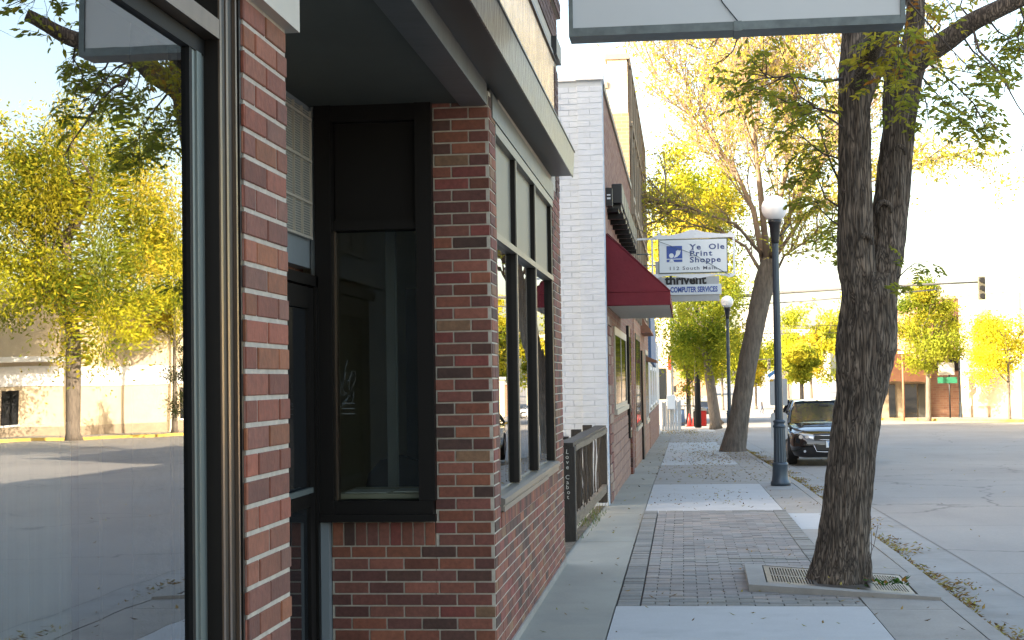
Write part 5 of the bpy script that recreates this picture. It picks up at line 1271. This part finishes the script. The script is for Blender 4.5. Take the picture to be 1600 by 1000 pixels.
# twigs without leaves
def bare(q,r_=.009,depth=2,n=4,spread=.3):
    P=[Vector(p) for p in (A3(*q) if abs(q[0][0])>20 else q)]; tw.tube(P,[r_*(1-.75*i/(len(P)-1)) for i in range(len(P))],4)
    if depth:
        for k in range(n):
            i=R.randrange(len(P)-1); p=P[i].lerp(P[i+1],R.random()); d=((P[i+1]-P[i]).normalized()+Vector((R.gauss(0,.6),R.gauss(0,.5),R.gauss(0,.6)))).normalized()
            q2=[p]; ln=spread*R.uniform(.5,1.1)
            for s_ in range(4): d=(d+Vector((R.gauss(0,.25),R.gauss(0,.2),R.gauss(0,.25)))).normalized(); q2.append(q2[-1]+d*ln/4)
            bare([tuple(x) for x in q2],r_*.5,depth-1,n,spread*.5)
bare([(1518,36,12.0),(1530,80,11.9),(1560,110,11.8),(1590,165,11.7),(1612,195,11.7)],.012,2,4,.3)
bare([(1430,80,12.2),(1470,105,12.4),(1540,118,12.5),(1600,100,12.5)],.008,1,4,.3)
bare([(1160,-20,11.0),(1158,45,11.0),(1145,80,11.0),(1130,95,11.0),(1105,102,11.0)],.008,2,4,.2)
bare([(1162,-20,11.0),(1166,45,11.0),(1170,70,11.0),(1168,90,11.0)],.006,2,4,.12)
bare([(1130,-20,11.0),(1130,48,11.0),(1115,72,11.0),(1092,76,11.0)],.006,2,5,.2)
# low overhead sprays towards the camera (seen mirrored in the shop window)
for k in range(26):
    t=R.uniform(.05,1)*(len(L4)-1); i=min(int(t),len(L4)-2); p=L4[i].lerp(L4[i+1],t-i)
    d=Vector((R.uniform(-.2,1),R.gauss(0,.5),R.gauss(-.25,.5))).normalized(); ln=R.uniform(.3,.8)
    if p.y<9.6 and p.x<1.8: d.x=abs(d.x)
    Q=[p]
    for s_ in range(3): d=(d+Vector((R.gauss(0,.2),R.gauss(0,.2),-.12))).normalized(); Q.append(Q[-1]+d*ln/3)
    Q=[q for q in Q]
    if k%2==0: bare([tuple(q) for q in Q],.008,2,4,.4)
    else: twig_path([tuple(q) for q in Q],.008,18,GREEN+YEL,.16,subs=6)
tw.build('twig',M['twig'],ft)
cr_=lf.build('foliage',M['leaf'],ft)
# sprouts and weeds at the foot
wd=MB(); st_=MB()
for k in range(46):
    c=Vector((R.uniform(1.33,1.66),R.uniform(11.35,11.75),.07)); a=R.uniform(0,2*pi); 
    dd=Vector((cos(a),sin(a),R.uniform(.2,1.1))).normalized(); c=c+dd*.02
    col=R.choice([(.05,.11,.02),(.07,.15,.03),(.04,.08,.02),(.30,.16,.04)]); l=R.uniform(.035,.08); s_=dd.cross(Vector((0,0,1))).normalized()*l*.28
    wd.add([c,c+dd*l*.5+s_,c+dd*l,c+dd*l*.5-s_],[(0,1,2,3)],0,col)
tag(wd.build('weeds',M['leaf']),'small patch of green weeds on the right end of the iron grate','weeds')
for q in ([(1358,895,12.0),(1362,860,12.0),(1360,800,12.0)],[(1352,890,11.95),(1366,850,11.9),(1372,820,11.9)]): st_.tube(A3(*q),.0025,4)
st_.build('sprout',M['twig'],ft)
g1=MB()
for k in range(500):
    Y_=R.uniform(15.4,19.9); x=fx(Y_)+R.uniform(-.25,.12); 
    if 16.9<Y_<18.9 or R.random()<.25:
        z=-.02+.0; h=R.uniform(.03,.10); a=R.uniform(0,2*pi); w_=.004; lean=Vector((R.gauss(0,.03),R.gauss(0,.03),h))
        b=Vector((x,Y_,z)); s_=Vector((cos(a)*w_,sin(a)*w_,0)); g1.add([b-s_,b+s_,b+lean],[(0,1,2)],0,R.choice([(.06,.12,.02),(.09,.14,.03),(.15,.14,.05)]))
tag(g1.build('grass',M['leaf']),kind='stuff')

# ---- generic branching
def grow(tb,tips,p,d,L,r_,depth,rnd,up=.12,spread=.75,nch=(3,5),seg=4,minr=.006,sides=5):
    P=[p]; dd=d.copy()
    for s_ in range(seg):
        dd=(dd+Vector((rnd.gauss(0,.13),rnd.gauss(0,.13),rnd.gauss(up,.08)))).normalized(); P.append(P[-1]+dd*L/seg)
    tb.tube(P,[max(minr,r_*(1-.55*i/seg)) for i in range(seg+1)],sides if depth>1 else 3,cap=False)
    tips.append((P[-1],depth)); tips.append((P[seg//2],depth))
    if depth<=0: return
    for k in range(rnd.randint(*nch)):
        t=rnd.uniform(.3,1)*seg; i=min(int(t),seg-1); q=P[i].lerp(P[i+1],t-i); base=(P[i+1]-P[i]).normalized()
        nd=(base+Vector((rnd.gauss(0,spread),rnd.gauss(0,spread),rnd.gauss(.05,spread*.7)))).normalized()
        grow(tb,tips,q,nd,L*rnd.uniform(.5,.75),r_*.5,depth-1,rnd,up,spread,nch,seg,minr,sides)
# ---- leaning tree with a wide half bare crown
lt=empty('leaning_tree',(1.29,41.2,g(41)),'leaning street tree with a wide half bare sunlit crown beside the near lamp','tree')
rn=random.Random(5)
mb=MB()
tr_=A3((1145,712,41),(1146,700,41),(1152,670,41),(1160,620,41),(1168,570,41),(1178,520,41),(1188,470,41),(1196,435,41),(1204,405,41))
bark_tube(mb,tr_,[.42,.34,.285,.255,.25,.25,.26,.27,.22],n=40,sub=8,amp=.02,seed=2)
lt_t=mb.build('trunk',M['bark2'],lt)
mb=MB(); tips=[]
LM=[([(1198,440,41),(1178,330,41.5),(1150,270,42),(1110,215,42.5),(1065,160,43),(1020,110,43)],.15),
    ([(1200,420,41),(1188,300,40.5),(1178,210,40),(1165,120,40),(1150,40,40),(1140,-30,40)],.16),
    ([(1202,420,41),(1215,330,41),(1232,250,41),(1240,160,41),(1236,70,41),(1240,-20,41)],.16),
    ([(1204,410,41),(1240,320,40),(1290,240,39.5),(1330,160,39),(1360,80,39)],.13),
    ([(1206,410,41),(1250,345,40),(1320,300,39),(1400,268,38.5),(1470,245,38),(1530,232,38)],.10),
    ([(1192,430,41),(1165,385,42),(1125,362,43),(1080,350,44),(1030,330,44)],.09),
    ([(1192,400,41),(1150,350,40),(1105,335,39.5),(1060,320,39),(1035,312,39)],.08),
    ([(1206,440,41),(1225,400,40),(1270,370,39),(1310,350,38.5)],.07)]
limbtips=[]
for q,r_ in LM:
    P=[Vector(x) for x in A3(*q)]
    mb.tube(P,[max(.014,r_*.62*(1-.85*i/(len(P)-1))) for i in range(len(P))],7)
    for k in range(24 if r_>.1 else 15):
        t=rn.uniform(.15,1)*(len(P)-1); i=min(int(t),len(P)-2); p=P[i].lerp(P[i+1],t-i); b=(P[i+1]-P[i]).normalized()
        d=(b+Vector((rn.gauss(0,.55),rn.gauss(0,.6),rn.gauss(.35 if r_>.1 else .05,.35)))).normalized()
        tp=[]; grow(mb,tp,p,d,rn.uniform(1.3,2.3) if r_>.1 else rn.uniform(.7,1.2),.026,3 if r_>.1 else 2,rn,up=.07 if r_>.1 else 0,spread=.42,nch=(3,5),seg=3,minr=.0055); limbtips+= [(a,b_,P[0].z,r_) for a,b_ in tp]
mb.build('branch',M['twig_pale'],lt)
lf=MB()
for (p,dp,z0_,r_) in limbtips:
    low = r_<.1
    n=(2 if low else (4 if p.z<7.2 else 2))
    if not low and p.z>7.2 and rn.random()<.3: n=0
    for k in range(n):
        q=p+Vector((rn.gauss(0,.16),rn.gauss(0,.16),rn.gauss(-.05,.14)))
        c=rn.choice([(.38,.34,.05),(.24,.25,.04),(.44,.36,.05)] if low and p.y>41.5 else [(.52,.49,.07),(.42,.43,.06),(.54,.44,.13)])
        leaf_quad(lf,q,.125,c,rn)
lf.build('foliage',M['leaf'],lt)

def leafy_tree(name,label,cat,x,y,h,crown_z,rad,leaf,count,cols,tr=.16,seed=1,lean=0,group=None,zoff=-.13,clumps=26,bark='bark2',low=.0):
    rn=random.Random(seed); z=g(y)+zoff
    root=empty(name,(x,y,z),label,cat,group)
    mb=MB(); top=Vector((x+lean,y,crown_z))
    tips=[]
    P=[Vector((x,y,z-.05)),Vector((x+.1*lean,y,z+.3)),Vector((x+.5*lean+rn.gauss(0,.04),y,z+(crown_z-z)*.5)),top]
    mb.tube(P,[tr*1.35,tr,tr*.85,tr*.6],12)
    mb.build('trunk',M[bark],root)
    mb=MB()
    for k in range(9):
        p=P[2].lerp(P[3],rn.uniform(.0,1)); a=rn.uniform(0,2*pi); d=Vector((cos(a),sin(a),rn.uniform(.3,1.6))).normalized()
        grow(mb,tips,p,d,rad[0]*rn.uniform(.6,.9),tr*.4,2,rn,up=.12,spread=.5,nch=(2,3),minr=.012)
    mb.build('branch',M[bark],root)
    lf=MB(); cl=[]
    for k in range(clumps):
        for _ in range(30):
            v=Vector((rn.uniform(-1,1),rn.uniform(-1,1),rn.uniform(-1,1)))
            if .25<v.length<1: break
        taper=1-.25*max(0,v.z)
        cl.append((Vector((top.x+v.x*rad[0]*taper,top.y+v.y*rad[1]*taper,crown_z+v.z*rad[2])),rn.uniform(.16,.34)*min(rad),rn.choice(cols),rn.uniform(.75,1.2)))
    for k in range(count):
        if rn.random()<.82:
            c,r_,col,kk=rn.choice(cl); v=Vector((rn.gauss(0,1),rn.gauss(0,1),rn.gauss(0,.8))); p=c+v*r_*.75
        else:
            t,_=rn.choice(tips); p=t+Vector((rn.gauss(0,.2),rn.gauss(0,.2),rn.gauss(0,.2))); col=rn.choice(cols); kk=1
        if p.z<z+low: continue
        q=kk*rn.uniform(.8,1.2); leaf_quad(lf,p,leaf,(col[0]*q,col[1]*q,col[2]*q),rn)
    lf.build('foliage',M['leaf'],root)
    return root
YG=[(.33,.35,.035),(.42,.38,.035),(.24,.28,.03)]; GR=[(.15,.21,.025),(.22,.26,.03),(.28,.30,.035)]; YY=[(.58,.53,.045),(.50,.49,.035),(.62,.50,.06)]
GT='autumn street trees further along'
leafy_tree('street_tree','green and yellow street tree beside the red and black bin','tree',1.5,72.6,6,4.1,(2.9,2.4,2.2),.17,19000,GR+YG,.25,11,lean=-.45,zoff=0,clumps=34)
leafy_tree('street_tree','tall bright yellow tree showing above the shop signs','tree',2.0,87,15,10.3,(3.3,3.0,4.9),.24,26000,YY+YY+YG,.25,12,lean=-1.6,clumps=80)
leafy_tree('street_tree','yellow tree just right of the cream building across the side street','tree',.3,96,7,3.2,(1.8,1.8,2.6),.18,5000,YG+YY,.15,13,clumps=20)
leafy_tree('street_tree','round green yellow tree in front of the low brown roofed shop','tree',14.15,90,7,3.9,(2.1,2.0,3.0),.19,14000,YG+GR,.16,14,clumps=30)
leafy_tree('street_tree','small golden tree in front of the pale beige wall','tree',17.9,86,5,3.0,(2.1,1.9,2.2),.18,10000,YY,.09,15,clumps=20)
leafy_tree('street_tree','golden tree at the right edge of the road','tree',21.6,88,8,7.2,(2.0,2.0,2.4),.16,4500,YY+YG,.12,16,clumps=20)
leafy_tree('street_tree','tall broad yellow tree directly across the road, mirrored in the shop window','tree',25.4,66,14,8.8,(5.2,4.4,5.8),.22,48000,YY+YY+YG+YG+GR,.28,17,zoff=0,clumps=110)
leafy_tree('street_tree','slender yellow tree mirrored at the edge of the shop window','tree',24.2,75.5,10,6.6,(2.4,2.2,4.0),.19,15000,YY+YG,.15,18,zoff=0,clumps=26)
leafy_tree('evergreen_tree','dark small evergreen beside the slender yellow tree','tree',22.4,72,4,1.7,(1.3,1.3,1.9),.12,4000,[(.04,.055,.02),(.06,.07,.025)],.10,19,zoff=0,clumps=16)
FAR=[(14.6,176,5.2,(4.0,3,4.2),'broad bright yellow tree just behind the black sedan roof'),(19.5,182,6.0,(3.8,3,5.2),'tall yellow tree beside the foreground trunk in the distance'),(11.3,240,4,(3.2,3,3.4),'distant yellow tree at the near side of the far grey building'),(15.8,232,4.5,(3.4,3,3.6),'distant yellow green tree below the signal arm'),(6.0,235,4.2,(4.5,3,3.8),'distant yellow tree right of the leaning trunk'),(1.5,260,5,(4.5,3,4.5),'distant green yellow tree at the left end of the road'),(24.5,200,6.5,(4,3,5.5),'distant pale yellow tree hidden behind the foreground trunk'),(11,330,6,(6,4,6),'far yellow tree where the road climbs'),(22,300,7,(7,4,6),'far green tree mass on the rise'),(9.2,120,2.8,(1.1,1.1,1.3),'low olive tree over the silver sedan')]
for i,(x,y,cz,rd,lab) in enumerate(FAR):
    leafy_tree('autumn_tree',lab,'tree',x,y,8,cz,rd,.24+.0011*y,7000,[YY+YG,YG,YY,YG+GR][i%4],.2,30+i,group='distant autumn trees',clumps=22)

# ================================================================== FALLEN LEAVES
lv=MB()
DC=[(.33,.22,.07),(.26,.15,.05),(.20,.12,.05),(.36,.29,.08),(.15,.085,.04),(.30,.28,.07)]
def fallen(x,y,z,s):
    a=R.uniform(0,2*pi); u=Vector((cos(a),sin(a),R.uniform(-.15,.25)))*s; v=Vector((-sin(a),cos(a),R.uniform(-.2,.3)))*s*.33; p=Vector((x,y,z)); k=R.uniform(.7,1.2); c=tuple(q*k for q in R.choice(DC))
    up_=Vector((0,0,s*R.uniform(.1,.35)))
    lv.add([p-u*.5,p+v*.5+up_*.3,p+u*.5+up_,p-v*.5],[(0,1,2),(0,2,3)],0,c)
def sx2(x,y): return x+kd(y)*max(0,min(1,x/1.9))
for k in range(6500):       # drift along the kerb
    y=R.uniform(7,45); x=2.0+abs(R.gauss(0,.12))*(1+.6*sin(y*2.1)+.3*sin(y*5)); fallen(sx2(x,y),y,g(y)-.118+R.random()*.035,R.uniform(.035,.075))
for k in range(900):
    y=R.uniform(9,18) if k%2 else R.uniform(26,60); x=1.96+abs(R.gauss(0,.06)); fallen(sx2(x,y),y,g(y)-.116+R.random()*.035,R.uniform(.04,.08))
for k in range(240): 
    y=R.uniform(8,24); x=R.uniform(-1.0,1.8); fallen(sx2(x,y),y,g(y)+.007,R.uniform(.025,.055))
for k in range(90):
    y=R.gauss(21.5,1.2); x=R.gauss(.25,.5); fallen(x,y,g(y)+.007,R.uniform(.03,.06))
for k in range(1500):
    y=R.uniform(25,66); x=max(-.95,min(1.7,R.gauss(.5,.6))); fallen(x,y,g(y)+.007,R.uniform(.04,.075))
for k in range(350):
    y=R.gauss(37,2.5); x=R.gauss(.8,.5); fallen(x,y,g(y)+.008,R.uniform(.04,.08))
for k in range(450):
    y=R.uniform(62,69.5); x=R.uniform(-1.0,.6); fallen(x,y,g(y)+.008,R.uniform(.05,.09))
for k in range(70):
    y=R.uniform(7,40); x=R.uniform(2.2,8); fallen(x,y,g(y)-.118,R.uniform(.04,.07))
for k in range(10):
    fallen(R.uniform(.55,1.7),R.uniform(11,12.4),.095,R.uniform(.04,.07))
tag(lv.build('fallen_leaves',M['dry_leaf']),kind='stuff')
